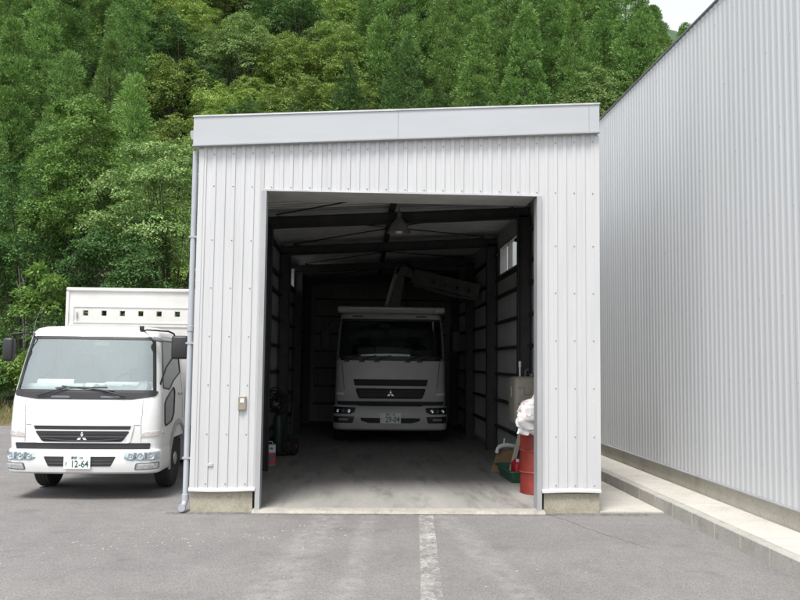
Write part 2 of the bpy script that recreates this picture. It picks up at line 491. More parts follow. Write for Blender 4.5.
# ------------------------------------------------------------------ ground, yard, walkway
def sheet(name, x0, x1, y0, y1, z, m, nx=1, ny=1):
    b = MB(); b.grid([[(x0+(x1-x0)*i/nx, y0+(y1-y0)*j/ny, z) for i in range(nx+1)] for j in range(ny+1)])
    return kind(b.build(name, m, recalc=False), 'structure')
sheet('ground', -1500, 1500, -1500, 1500, -.02, M['verge'])
sheet('asphalt_yard', -40, 3.737, -60, 22.8, -.004, M['asphalt'], 8, 12)
b = MB()                                                            # concrete strip in the gap beside the garage
for k in range(7): b.box((2.936, 10.262+k*2.2, -.05), (3.733, 10.262+k*2.2+2.194, .012))
kind(b.build('concrete_path', M['pave']), 'structure')
b = MB()                                                            # raised walkway slabs along the warehouse
for k in range(22): b.box((3.86, -14+k*2, -.05), (4.386, -14+k*2+1.994, .161))
kind(b.build('walkway', M['pave']), 'structure')
b = MB()
for k in range(73):
    y = -14+k*.6
    b.rbox((3.737, y, -.1), (3.857, y+.595, .163), .008, n=1)
kind(b.build('kerb', M['kerb']), 'structure')
b = MB(); b.box((-1.76, 10.37, -.1), (2.81, 25.12, .03)); kind(b.build('garage_floor', M['floor']), 'structure')
b = MB()
pts = [(10.14, -.02), (10.155, .012), (10.18, .026), (10.345, .034)]
for i in range(36):
    x0, x1 = -1.29+i*(3.53/36), -1.29+(i+1)*(3.53/36)
    w = lambda x: .012*noise.noise(Vector((x*3, 0, 0)))
    b.grid([[(x, y+(w(x) if k < 3 else 0), z) for x in (x0, x1)] for k, (y, z) in enumerate(pts+[(10.36, .0)])])
kind(b.build('threshold', M['sill'], smooth=40), 'structure')
b = MB()
for x0, x1, y0, y1 in ((.56, .80, 10.0, 6.2),):
    n = 14
    b.grid([[(.695-.0625*(10.0-y)+s+.004*math.sin(y*9+s*30), y, .0005) for s in (0, .09, .17)] for y in [10.05-k*(6.6/n) for k in range(n+1)]])
kind(b.build('painted_line', M['paint'], recalc=False), 'structure')

# ------------------------------------------------------------------ corrugated sheets
def rib_xs(a, b, pitch, prof):
    """breakpoints (position, height) of a ribbed profile between a and b; ribs stay on a global grid"""
    out = [(a, 0)]; k = math.floor(a/pitch)
    while k*pitch < b:
        for f, h in prof:
            x = k*pitch+f*pitch
            if a+.004 < x < b-.004: out.append((x, h))
        k += 1
    out.append((b, 0)); return out
FLATRIB = ((.00, 0), (.06, .013), (.44, .013), (.50, 0))
TRAP = ((.0, 0), (.22, .0065), (.46, .0065), (.68, 0))
def sheet_x(mb, x0, x1, y, zlo, zhi, pitch, prof, sgn=-1, mi=0):
    P = rib_xs(x0, x1, pitch, prof)
    lo = zlo if callable(zlo) else (lambda x: zlo); hi = zhi if callable(zhi) else (lambda x: zhi)
    mb.grid([[(x, y+sgn*h, lo(x)) for x, h in P], [(x, y+sgn*h, hi(x)) for x, h in P]], mi)
def sheet_y(mb, y0, y1, x, zlo, zhi, pitch, prof, sgn=-1, mi=0):
    P = rib_xs(y0, y1, pitch, prof)
    mb.grid([[(x+sgn*h, y, zlo) for y, h in P], [(x+sgn*h, y, zhi) for y, h in P]], mi)

# ------------------------------------------------------------------ the garage
X0, X1, Y0, Y1 = -2.034, 2.931, 10.255, 25.2
O0, O1, OZ = -1.206, 2.154, 3.915
FL = .262
def sl(x): return .0575*(x-X0)
G = thing('garage', 'grey ribbed-metal garage with a wide open doorway and a truck parked inside', 'garage', ((X0+X1)/2, Y0, 0))
GP = Vector(G.location)
def gb(mb, name, m, **k):
    o = mb.build(name, m, G, **k); o.location = -GP; return o
b = MB()
top = lambda x: 4.47+sl(x)
sheet_x(b, X0, O0-.05, Y0, FL, top, .118, FLATRIB)
sheet_x(b, O0-.05, O1+.05, Y0, OZ+.0, top, .118, FLATRIB)
sheet_x(b, O1+.05, X1, Y0, FL, top, .118, FLATRIB)
pit = .118
for k in range(-18, 26):
    if k % 2: continue
    x = k*pit+.0295
    if not X0+.05 < x < X1-.05: continue
    for z in (.33, .92, 1.51, 2.10, 2.69, 3.28, 3.95, 4.33+sl(x)):
        if O0-.06 < x < O1+.06 and z < OZ: continue
        b.lathe([(.009, 0), (.008, -.006), (.0, -.009)], (x, Y0-.013, z), 'Y', 6, 1)
gb(b, 'front_cladding', [M['front'], M['screw']])
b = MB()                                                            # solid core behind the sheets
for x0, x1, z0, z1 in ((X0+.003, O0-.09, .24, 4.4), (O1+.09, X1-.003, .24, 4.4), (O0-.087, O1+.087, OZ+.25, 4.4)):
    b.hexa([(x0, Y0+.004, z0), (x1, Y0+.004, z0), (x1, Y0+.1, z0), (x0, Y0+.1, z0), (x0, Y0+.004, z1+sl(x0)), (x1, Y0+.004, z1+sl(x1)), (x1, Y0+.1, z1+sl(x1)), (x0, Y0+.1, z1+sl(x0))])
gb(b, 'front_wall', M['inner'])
b = MB()                                                            # corner posts of folded sheet
for x in (X0, X1):
    b = MB(); b.box((x-.012 if x < 0 else x-.05, Y0-.02, FL), (x+.05 if x < 0 else x+.012, Y0+.06, 4.40+sl(x))); gb(b, 'corner_trim', M['front'])
# fascia in three lengths, its bottom lip and the dark shadow gap
FX0, FX1 = X0-.075, X1+.0
b = MB()
cuts = [FX0, .405, 2.80, FX1]
for i in range(3):
    x0, x1 = cuts[i]+(.0015 if i else 0), cuts[i+1]-(.0015 if i < 2 else 0)
    q = lambda x, y, z: (x, y, z+sl(x))
    b.hexa([q(x0, Y0-.085, 4.435), q(x1, Y0-.085, 4.435), q(x1, Y0+.22, 4.435), q(x0, Y0+.22, 4.435), q(x0, Y0-.085, 4.79), q(x1, Y0-.085, 4.79), q(x1, Y0+.22, 4.80), q(x0, Y0+.22, 4.80)])
gb(b, 'fascia', M['fascia'])
b = MB()
b.hexa([(FX0-.01, Y0-.094, 4.424+sl(FX0)), (FX1+.008, Y0-.094, 4.424+sl(FX1)), (FX1+.008, Y0-.02, 4.424+sl(FX1)), (FX0-.01, Y0-.02, 4.424+sl(FX0)),
        (FX0-.01, Y0-.094, 4.441+sl(FX0)), (FX1+.008, Y0-.094, 4.441+sl(FX1)), (FX1+.008, Y0-.088, 4.441+sl(FX1)), (FX0-.01, Y0-.088, 4.441+sl(FX0))])
gb(b, 'fascia_lip', M['jamb'])
b = MB()
for x0, x1 in ((FX0-.008, FX1+.008),):
    b.hexa([(x0, Y0-.097, 4.786+sl(x0)), (x1, Y0-.097, 4.786+sl(x1)), (x1, Y0+.24, 4.797+sl(x1)), (x0, Y0+.24, 4.797+sl(x0)), (x0, Y0-.097, 4.805+sl(x0)), (x1, Y0-.097, 4.805+sl(x1)), (x1, Y0+.24, 4.815+sl(x1)), (x0, Y0+.24, 4.815+sl(x0))])
gb(b, 'fascia_cap', M['trim'])
# doorway
b = MB(); b.box((O0-.005, Y0+.03, OZ), (O1+.005, Y0+.72, OZ+.25)); gb(b, 'shutter_housing', M['soffit'])
b = MB(); b.box((O0-.052, Y0-.024, OZ-.018), (O1+.052, Y0+.028, OZ+.004)); gb(b, 'head_trim', M['trim'])
for sgn, x in ((-1, O0), (1, O1)):
    b = MB()
    b.box((x, Y0-.028, .03), (x+sgn*.058, Y0+.17, OZ-.02))
    gb(b, 'door_jamb', M['jamb'])
for x0, x1 in ((X0+.0, O0-.09), (O1+.09, X1)):
    b = MB(); n = 8
    P = [x0+(x1-x0)*k/n for k in range(n+1)]
    b.grid([[(x, Y0+.005+.006*noise.noise(Vector((x*4, z*6, 2))), z) for x in P] for z in (-.05, .02, .09, .16, .232)])
    b.grid([[(x, Y0+.005+.006*noise.noise(Vector((x*4, .232*6, 2))), .232) for x in P], [(x, Y0+.17, .232) for x in P]])
    for x in (x0, x1): b.quad((x, Y0+.004, -.05), (x, Y0+.17, -.05), (x, Y0+.17, .232), (x, Y0+.004, .232))
    gb(b, 'concrete_base', M['plinth'])
    b = MB()
    xe0, xe1 = (x0-.02, x1+.03) if x0 < 0 else (x0-.03, x1+.01)
    wob = lambda x: .012*math.sin(x*5+1)
    Q = [xe0+(xe1-xe0)*k/10 for k in range(11)]
    prof = [(Y0+.02, .285), (Y0-.022, .283), (Y0-.042, .262), (Y0-.044, .243), (Y0-.03, .238), (Y0+.02, .238)]
    b.grid([[(x, y, z+wob(x)*.6) for x in Q] for y, z in prof])
    gb(b, 'flashing', M['trim'], smooth=30)
# key switch and a stuck-on patch on the left pier
b = MB(); b.rbox((-1.487, Y0-.045, 1.21), (-1.393, Y0-.0, 1.375), .006); sw = gb(b, 'switch_box', M['brass'])
b = MB(); b.box((-1.462, Y0-.049, 1.30), (-1.418, Y0-.0455, 1.35)); b.build('key_plate', M['plate'], sw)
b = MB(); b.rbox((-1.84, Y0-.0165, .535), (-1.775, Y0-.003, .568), .003); gb(b, 'repair_patch', M['trim'])
# drainpipe, its brackets, and the gutter end
b = MB()
px, py = X0-.062, Y0+.02
b.tube([(px, py, 4.38), (px, py, .17), (px-.004, py-.015, .10), (px-.012, py-.06, .062), (px-.016, py-.10, .055)], .034, 12)
b.lathe([(.034, 0), (.041, .004), (.041, .07), (.034, .074)], (px, py, 2.15), 'Z', 12)
b.lathe([(.034, 0), (.043, .004), (.043, .08), (.034, .084)], (px, py, .12), 'Z', 12)
b.lathe([(.043, -.14), (.043, -.075), (.036, -.07)], (px-.014, py, .057), 'Y', 12)
dp = gb(b, 'downpipe', M['pvc'], smooth=40)
for z in (.62, 2.0, 3.3):
    b = MB(); b.box((px-.046, py-.038, z), (X0-.002, py+.038, z+.02)); b.build('pipe_bracket', M['jamb'], dp)
b = MB()
for k in range(1):
    pr = [(-.02, .13), (-.15, .13), (-.165, .11), (-.15, .02), (-.04, .0), (-.02, .0)]
    b.grid([[(X0+.0+a, y, 4.55+z) for a, z in pr] for y in (Y0+.15, Y1)])
    b.f.append(tuple(range(len(pr)))); b.m.append(0)
gb(b, 'gutter', M['jamb'])
# long walls, with a window each
IL, IR = -1.74, 2.80
WIN = {IL: (19.9, 21.8, 3.58, 4.12), IR: (14.85, 16.85, 3.56, 4.18)}
for xi, sgn, ex in ((IL, 1, X0), (IR, -1, X1)):
    y0, y1, z0, z1 = WIN[xi]
    zt = 4.18+sl(ex)
    b = MB()
    for a, c, zl, zh in ((Y0+.1, y0, .1, zt), (y1, Y1-.02, .1, zt), (y0, y1, .1, z0), (y0, y1, z1, zt)):
        sheet_y(b, a, c, xi, zl, zh, .118, FLATRIB, sgn)
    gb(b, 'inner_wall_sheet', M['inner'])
    b = MB(); xe = ex
    for a, c, zl, zh in ((Y0+.102, y0, -.02, zt+.1), (y1, Y1, -.02, zt+.1), (y0, y1, -.02, z0), (y0, y1, z1, zt+.1)):
        b.box((xi-sgn*.004, a, zl), (xe-sgn*0, c, zh))
    gb(b, 'side_wall', M['front'])
    b = MB()
    fx0, fx1 = xi+sgn*.02, xi-sgn*.06
    for a, c, zl, zh in ((y0, y0+.045, z0, z1), (y1-.045, y1, z0, z1), (y0+.045, y1-.045, z0, z0+.045), (y0+.045, y1-.045, z1-.045, z1), ((y0+y1)/2-.03, (y0+y1)/2+.03, z0+.045, z1-.045)):
        b.box((fx0, a, zl), (fx1, c, zh))
    wf = gb(b, 'window', M['alu'])
    for a, c in ((y0+.045, (y0+y1)/2-.03), ((y0+y1)/2+.03, y1-.045)):
        b = MB(); b.quad((xi-sgn*.02, a, z0+.045), (xi-sgn*.02, c, z0+.045), (xi-sgn*.02, c, z1-.045), (xi-sgn*.02, a, z1-.045)); b.build('pane', M['pane'], wf)
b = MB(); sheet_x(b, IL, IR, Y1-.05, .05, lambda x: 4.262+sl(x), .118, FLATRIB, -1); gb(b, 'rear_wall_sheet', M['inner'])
b = MB(); b.hexa([(X0, Y1-.045, -.02), (X1, Y1-.045, -.02), (X1, Y1, -.02), (X0, Y1, -.02), (X0, Y1-.045, 4.335), (X1, Y1-.045, 4.335+.285), (X1, Y1, 4.335+.285), (X0, Y1, 4.335)]); gb(b, 'rear_wall', M['front'])
# roof sheet, ribs along the slope
b = MB()
P = rib_xs(Y0+.1, Y1-.05, .20, ((0, 0), (.12, .035), (.4, .035), (.52, 0)))
b.grid([[(x, y, 4.27+sl(x)+h) for y, h in P] for x in (X0+.01, X1-.01)])
gb(b, 'ceiling_sheet', M['ceil'])
b = MB(); b.hexa([(X0-.03, Y0+.1, 4.33+sl(X0)), (X1+.03, Y0+.1, 4.33+sl(X1)), (X1+.03, Y1+.1, 4.33+sl(X1)), (X0-.03, Y1+.1, 4.33+sl(X0)), (X0-.03, Y0+.1, 4.37+sl(X0)), (X1+.03, Y0+.1, 4.37+sl(X1)), (X1+.03, Y1+.1, 4.37+sl(X1)), (X0-.03, Y1+.1, 4.37+sl(X0))]); gb(b, 'roof', M['trim'])
# steel frame
FR = (13.7, 17.15, 20.6, 24.0)
def hsec(mb, axis, a, c, y, h, w, t):                               # I section column
    pass
for y in FR:
    for xi, sgn in ((IL, 1), (IR, -1)):
        b = MB(); x0 = xi+sgn*.035; x1 = x0+sgn*.21; zt = 4.0+sl(xi)
        b.box((x0, y-.075, .03), (x0+sgn*.012, y+.075, zt)); b.box((x1-sgn*.012, y-.075, .03), (x1, y+.075, zt))
        b.box((x0+sgn*.012, y-.004, .03), (x1-sgn*.012, y+.004, zt))
        gb(b, 'column', M['steel'])
    b = MB()
    for za, zb, wy in ((3.95, 3.962, .07), (3.962, 4.118, .004), (4.118, 4.13, .07)):
        xa, xb = IL+.04, IR-.04
        b.hexa([(xa, y-wy, za+sl(xa)), (xb, y-wy, za+sl(xb)), (xb, y+wy, za+sl(xb)), (xa, y+wy, za+sl(xa)), (xa, y-wy, zb+sl(xa)), (xb, y-wy, zb+sl(xb)), (xb, y+wy, zb+sl(xb)), (xa, y+wy, zb+sl(xa))])
    gb(b, 'rafter', M['steel'])
ys = (Y0+.36,)+FR
for xx in (.46,):
    b = MB(); b.box((xx-.045, Y0+.72, 4.135+sl(xx)), (xx+.045, Y1-.06, 4.262+sl(xx))); gb(b, 'ridge_purlin', M['steel'])
for k in range(4):
    a, c = ys[k]+.08, ys[k+1]-.08
    b = MB()
    for xa, xb in ((IL+.3, IR-.3), (IR-.3, IL+.3)):
        b.tube([(xa, a, 4.16+sl(xa)), (xb, c, 4.16+sl(xb))], .012, 6)
    gb(b, 'roof_brace', M['steel'])
    for xi, sgn in ((IL, 1), (IR, -1)):
        for z in (.55, 1.07, 1.60, 2.10, 2.62, 3.14, 3.50, 4.02):
            w = WIN[xi]
            segs = [(a, c)]
            if z > w[2]-.02 and z < w[3] and a < w[1] and c > w[0]: segs = [(a, w[0]), (w[1], c)]
            for s0, s1 in segs:
                if s1-s0 < .05: continue
                b = MB(); b.box((xi+sgn*.018, s0, z-.025), (xi+sgn*.09, s1, z+.025)); gb(b, 'girt', M['steel'])
for z in (.55, 1.07, 1.60, 2.10, 2.62, 3.14, 3.66):
    b = MB(); b.box((IL+.3, Y1-.15, z-.025), (IR-.3, Y1-.07, z+.025)); gb(b, 'girt', M['steel'])

# pendant lamp hung from the purlin just inside
L = thing('pendant_lamp', 'ribbed metal dome lamp hanging from the steel purlin over the garage doorway', 'lamp', (.56, 13.3, 3.88))
b = MB()
n = 36
prof = [(.192, .0), (.185, .012), (.165, .06), (.13, .125), (.085, .185), (.05, .225)]
rows = []
for r, h in prof:
    rows.append([((r*(1+.025*(k % 2)))*math.cos(2*PI*k/n), (r*(1+.025*(k % 2)))*math.sin(2*PI*k/n), h) for k in range(n)]+[(r*math.cos(0), 0, h)])
b.grid(rows)
b.build('lamp_shade', mat('dusty_lamp_metal', (.22, .205, .18), .5, .3, var=.2), L, smooth=50)
b = MB(); b.lathe([(.0, .36), (.03, .355), (.038, .30), (.045, .23), (.05, .215)], (0, 0, 0), 'Z', 14); b.tube([(0, 0, .35), (0, 0, .41)], .01, 6); b.build('lamp_holder', M['greyp'], L, smooth=40)
b = MB(); b.lathe([(0, -.012), (.05, -.006), (.062, .03), (.05, .08), (.03, .15)], (0, 0, 0), 'Z', 14); b.build('bulb', M['bulb'], L, smooth=60)

# ------------------------------------------------------------------ warehouse on the right
WX, WY0, WY1 = 4.388, -14, 31
H = thing('warehouse', 'tall pale grey corrugated-metal warehouse wall along the right side', 'warehouse', (WX, WY0, 0))
HP = Vector(H.location)
def hb(mb, name, m, **k):
    o = mb.build(name, m, H, **k); o.location = -HP; return o
b = MB(); P = rib_xs(WY0, WY1, .13, TRAP)
b.grid([[(WX-.006-h, y, z) for y, h in P] for z in (.386, 3.2, 6.36)])
k = 0
y = WY0
for k in range(int((WY1-WY0)/.13)):
    y = (math.floor(WY0/.13)+1+k)*.13+.31*.13
    for r, z in enumerate((.75, 1.65, 2.55, 3.45, 4.35, 5.25, 6.1)):
        if (k+2*r) % 4 == 0 and y < 27: b.lathe([(.008, 0), (.0, -.008)], (WX-.013, y, z), 'X', 5, 1)
    b.lathe([(.012, 0), (.0, -.008)], (WX-.013, y, 6.30), 'X', 6, 1)
hb(b, 'cladding', [M['side'], M['screw']])
b = MB(); b.box((WX, WY0, .38), (WX+12, WY1, 6.30)); hb(b, 'wall_core', M['side'])
b = MB()
for k in range(17): b.box((WX+.005, WY0+k*2.65, -.05), (WX+12, WY0+k*2.65+2.644, .3775))
hb(b, 'concrete_base', M['footing'])
b = MB(); b.box((WX-.035, WY0-.05, 6.362), (WX+12.05, WY1+.05, 6.385)); hb(b, 'roof_edge', M['greyp'])
b = MB(); b.box((WX-.036, WY0, .368), (WX+.0, WY1, .3835)); hb(b, 'base_flashing', M['jamb'])

# ------------------------------------------------------------------ trucks
class Shell:
    """rounded cab or bumper: levels of (z, front y, half width, bow of the front, corner radius)"""
    def __init__(s, levels): s.L = levels
    def at(s, z):
        L = s.L
        if z <= L[0][0]: return L[0][1:]
        for a, b in zip(L, L[1:]):
            if z <= b[0]:
                t = (z-a[0])/(b[0]-a[0]); return tuple(p+(q-p)*t for p, q in zip(a[1:], b[1:]))
        return L[-1][1:]
    def fy(s, x, z):
        yf, hw, bow, r = s.at(z); a = min(abs(x), hw-.001); a0 = hw-r
        y = yf+bow*(min(a, a0)/hw)**2
        if a > a0: t = (a-a0)/r; y += r*(1-math.sqrt(max(0, 1-t*t)))
        return y
    def front(s, x, z, off):                                        # surf() for patches on the front, corners wrapped by their angle
        yf, hw, bow, r = s.at(z); a0 = hw-r; a = abs(x)
        if a <= a0: return (x, s.fy(x, z)-off, z)
        th = min((a-a0)/r, PI/2)
        sg = 1 if x > 0 else -1
        return (sg*(a0+(r+off)*math.sin(th)), yf+bow*(a0/hw)**2+r-(r+off)*math.cos(th), z)
    def side(s, sgn):
        def f(y, z, off): return (sgn*(s.at(z)[1]+off), y, z)
        return f
    def loft(s, mb, depth, zs, skip=None, arch=None, nf=12, top=True, mi=0, back=True):
        rows = []
        for z in zs:
            yf, hw, bow, r = s.at(z); a0 = hw-r; row = []
            ya = yf+bow*(a0/hw)**2+r
            ny = 14
            side = [ya+(depth-ya)*(k/ny) for k in range(1, ny+1)]
            zz = lambda y: z if not arch or z > zs[0]+.001 else max(z, arch(y))
            for y in reversed(side): row.append((-hw, y, zz(y)))
            for a in (90, 67, 45, 22): t = math.radians(a); row.append((-a0-r*math.sin(t), ya-r*math.cos(t), zz(ya)))
            for k in range(nf+1): x = -a0+2*a0*k/nf; row.append((x, yf+bow*(x/hw)**2, z))
            for a in (22, 45, 67, 90): t = math.radians(a); row.append((a0+r*math.sin(t), ya-r*math.cos(t), zz(ya)))
            for y in side: row.append((hw, y, zz(y)))
            rows.append(row)
        mb.grid(rows, mi, skip)
        n = len(rows[0]); b = len(mb.v)-n*len(rows)
        if top: mb.f.append(tuple(b+n*(len(rows)-1)+k for k in range(n))); mb.m.append(mi)
        if back:
            for i in range(len(rows)-1): mb.f.append((b+i*n, b+(i+1)*n, b+(i+1)*n+n-1, b+i*n+n-1)); mb.m.append(mi)
        return n
SIDE_COLS = 14

def bar(x0, x1, z0, z1, xb0=None, xb1=None, r=.01):
    """outline of a bar on a front: top edge x0..x1, bottom edge xb0..xb1"""
    xb0 = x0 if xb0 is None else xb0; xb1 = x1 if xb1 is None else xb1
    return dense(rpoly([(x0, z1), (x1, z1), (xb1, z0), (xb0, z0)], r), .12)

def logo(parent, shell, x, z, size, m, y=None):
    """three diamonds meeting at one point"""
    b = MB(); y = (shell.fy(x, z)-.022) if y is None else y
    for ang in (90, 210, 330):
        t = math.radians(ang); L = size*.56; u = (math.cos(t), math.sin(t)); h = L*.56*.5
        mid = (x+u[0]*L/2, z+u[1]*L/2); nrm = (-u[1], u[0])
        g = .004
        o = [(x+u[0]*g, z+u[1]*g), (mid[0]+nrm[0]*h, mid[1]+nrm[1]*h), (x+u[0]*L, z+u[1]*L), (mid[0]-nrm[0]*h, mid[1]-nrm[1]*h)]
        c = len(b.v)
        for q in o: b.v.append((q[0], y, q[1]))
        for q in o: b.v.append((q[0], y+.03, q[1]))
        b.f.append((c, c+1, c+2, c+3)); b.m.append(0)
        for k in range(4): b.f.append((c+k, c+(k+1) % 4, c+4+(k+1) % 4, c+4+k)); b.m.append(0)
    return b.build('emblem', m, parent)

def licence_plate(parent, x, y, z, w, h, number, upper, kana):
    b = MB(); b.rbox((x-w/2, y-.006, z-h/2), (x+w/2, y+.006, z+h/2), .004, n=1)
    p = b.build('licence_plate', M['plate'], parent)
    def t(body, size, cx, cz, fx):
        me = text_mesh(body, size, fx); me.materials.append(M['plategreen'])
        o = bpy.data.objects.new('lettering', me); C.objects.link(o); o.parent = p; o.location = (cx, y-.0075, cz)
    t(number, h*.74, x+w*.10, z-h*.13, .80)
    t(upper, h*.24, x, z+h*.35, 1.0)
    t(kana, h*.26, x-w*.41, z-h*.10, 1.0)
    return p

def wheel(parent, x, y, R, wdt, sgn, hub=.56):
    """tyre with its rim; sgn is the outward side"""
    b = MB(); w = wdt
    prof = [(R*.60, -w/2), (R*.80, -w*.52), (R*.95, -w*.48), (R, -w*.36), (R*.985, -w*.20), (R, -w*.18), (R, -w*.02), (R*.985, 0), (R, w*.02), (R, w*.18), (R*.985, w*.20), (R, w*.36), (R*.95, w*.48), (R*.80, w*.52), (R*.60, w/2)]
    b.lathe(prof, (x, y, R), 'X', 36)
    o = b.build('wheel', M['rubber'], parent, smooth=45)
    b = MB(); s = sgn; q = lambda h: s*h
    b.lathe([(R*.61, q(w*.46)), (R*.58, q(w*.47)), (R*.55, q(w*.36)), (R*.42, q(w*.22)), (R*.36, q(w*.34)), (R*.24, q(w*.42)), (R*.22, q(w*.55)), (R*.13, q(w*.60)), (0, q(w*.60))], (x, y, R), 'X', 30)
    for k in range(6):
        t = 2*PI*k/6; b.lathe([(.018, q(w*.3)), (.018, q(w*.46)), (.0, q(w*.48))], (x, y+R*.31*math.cos(t), R+R*.31*math.sin(t)), 'X', 6)
        t += PI/6; b.lathe([(R*.075, q(w*.301)), (0, q(w*.302))], (x, y+R*.46*math.cos(t), R+R*.46*math.sin(t)), 'X', 8, 1)
    b.build('rim', [M['rim'], M['gap']], o, smooth=35)
    return o

def steering(parent, x, y, z, r=.2):
    b = MB()
    ring = [(x+r*math.cos(t), y-.35*r*math.sin(t)*-1, z+r*math.sin(t)*.55) for t in [2*PI*k/24 for k in range(25)]]
    b.tube(ring, .014, 8, cap=False)
    b.tube([(x-r, y, z), (x, y-.05, z-.03), (x+r, y, z)], .012, 6); b.tube([(x, y-.05, z-.03), (x, y-.25, z-.35)], .03, 8)
    return b.build('steering_wheel', M['black'], parent, smooth=50)

def mirror(parent, box, arm_paths, m, r=.012):
    b = MB(); b.rbox(box[0], box[1], min(.035, abs(box[0][1]-box[1][1])*.4))
    o = b.build('mirror', m, parent, smooth=40)
    b = MB()
    for p in arm_paths: b.tube(p, r, 8)
    b.build('mirror_arm', m, o, smooth=50)
    b = MB()
    x0, x1 = sorted((box[0][0], box[1][0])); z0, z1 = sorted((box[0][2], box[1][2])); yb = max(box[0][1], box[1][1])
    b.box((x0+.02, yb+.001, z0+.025), (x1-.02, yb+.004, z1-.025)); b.build('mirror_glass', M['chrome'], o)
    return o

# --- white medium truck standing to the left of the garage
T = thing('parked_truck', 'clean white truck with a high holed panel behind its cab, parked outside beside the garage', 'truck', (-3.585, 10.98, 0), math.radians(0.6))
fs = Shell([(.56, .075, .955, .06, .16), (.72, .05, .962, .06, .16), (.96, .03, .962, .06, .16), (1.27, .045, .950, .065, .16), (1.37, .065, .942, .07, .16),
            (1.75, .20, .895, .07, .145), (2.10, .33, .845, .07, .13), (2.155, .36, .832, .07, .125), (2.205, .42, .80, .07, .12), (2.238, .54, .73, .07, .12), (2.25, .68, .62, .06, .12)])
zs = [.56, .72, .96, 1.27, 1.37, 1.56, 1.75, 1.93, 2.10, 2.155, 2.205, 2.238, 2.25]
DEP = 1.72
archf = lambda y: .40+math.sqrt(max(0, .50**2-(y-1.28)**2)) if abs(y-1.28) < .5 else 0
i0, i1 = 4, 8                                                       # windscreen rows
c0 = SIDE_COLS+2; c1 = SIDE_COLS+4+12+1
b = MB(); fs.loft(b, DEP, zs, skip=lambda i, j: i0 <= i < i1 and c0 <= j <= c1, arch=archf)
cabin = b.build('cab', M['white'], T, smooth=38)
# black surround and glass of the windscreen
def ws_grid(shell, z0, z1, off, inset, n=20, m=8):
    rows = []
    for i in range(m+1):
        z = z0+(z1-z0)*i/m; yf, hw, bow, r = shell.at(z); xe = hw-r+r*math.sin(math.radians(45))*1.0-inset
        xe = hw-r+r*.785-inset
        rows.append([shell.front(-xe+2*xe*k/n, z, off) for k in range(n+1)])
    return rows
def frame_from(rows, t=.05, tb=.075, nx=1):
    pass
b = MB()
b.grid(ws_grid(fs, 1.39, 2.085, -.004, .02))
ws = b.build('windscreen', M['windscreen'], T, smooth=60)
b = MB()
def band(mb, shell, z0, z1, xa, xb, off=.004, n=10, m=3):
    mb.grid([[shell.front(xa(z)+(xb(z)-xa(z))*k/n, z, off) for k in range(n+1)] for z in [z0+(z1-z0)*i/m for i in range(m+1)]])
xw = lambda sh: (lambda z, ins=0: sh.at(z)[1]-sh.at(z)[3]+sh.at(z)[3]*.785-ins)
fw = xw(fs)
band(b, fs, 2.065, 2.105, lambda z: -fw(z), lambda z: fw(z), n=20)
band(b, fs, 1.37, 1.405, lambda z: -fw(z), lambda z: fw(z), n=20)
for s in (-1, 1): band(b, fs, 1.405, 2.065, lambda z: s*fw(z, .045), lambda z: s*fw(z), n=3, m=8)
b.build('windscreen_seal', M['black'], T, smooth=60)
b = MB()                                                            # cowl under the glass
b.patch(dense(rpoly([(-.945, 1.39), (.945, 1.39), (.90, 1.325), (.6, 1.282), (-.6, 1.282), (-.90, 1.325)], .03), .06), fs.front, .007, .02, rings=14)
cowl = b.build('cowl', M['black'], T, smooth=50)
b = MB()
for xx in (-.30, .33): b.patch(bar(xx-.12, xx+.12, 1.302, 1.325), fs.front, .011, .01)
build_each(b, 'vent', M['greyp'], cowl)
for p0, p1, p2 in (((-.60, 1.325), (-.23, 1.435), (.28, 1.44)), ((.52, 1.325), (.22, 1.405), (-.30, 1.45))):
    b = MB()
    b.tube([fs.front(*p0, .03), fs.front((p0[0]*.6+p1[0]*.4), p0[1]*.6+p1[1]*.4, .045), fs.front(*p1, .035)], .009, 6)
    q0 = (p1[0]*.55+p0[0]*.45+.02, p1[1]-.012); 
    b.tube([fs.front(*q0, .016), fs.front(*p1, .03), fs.front(*p2, .014)], .008, 6)
    b.build('wiper', M['black'], T, smooth=60)
# cabin inside
b = MB()
b.hexa([(-.88, .32, 1.15), (.88, .32, 1.15), (.88, .62, 1.15), (-.88, .62, 1.15), (-.88, .20, 1.36), (.88, .20, 1.36), (.88, .60, 1.44), (-.88, .60, 1.44)])
b.rbox((.15, .34, 1.38), (.75, .62, 1.50), .04)
b.rbox((-.86, .34, 1.38), (-.1, .58, 1.475), .04)
b.build('dashboard', M['interior'], T, smooth=40)
b = MB(); b.box((-.86, .62, .75), (.86, 1.66, .79)); b.box((-.84, 1.64, .8), (.84, 1.67, 2.12)); b.build('cab_lining', M['interior'], T)
for xx in (-.45, .45):
    b = MB(); b.rbox((xx-.26, .95, .95), (xx+.26, 1.5, 1.12), .05); b.rbox((xx-.25, 1.38, 1.1), (xx+.25, 1.53, 1.68), .06); b.rbox((xx-.13, 1.39, 1.70), (xx+.13, 1.5, 1.87), .04)
    b.build('seat', M['seat'], T, smooth=40)
steering(T, .42, .66, 1.50, .20)
b = MB(); b.rbox((-.02, .47, 1.985), (.18, .49, 2.045), .008); b.tube([(.08, .47, 2.04), (.08, .46, 2.10)], .008, 6); b.build('rear_view_mirror', M['ltgrey'], T, smooth=40)
DASH = True
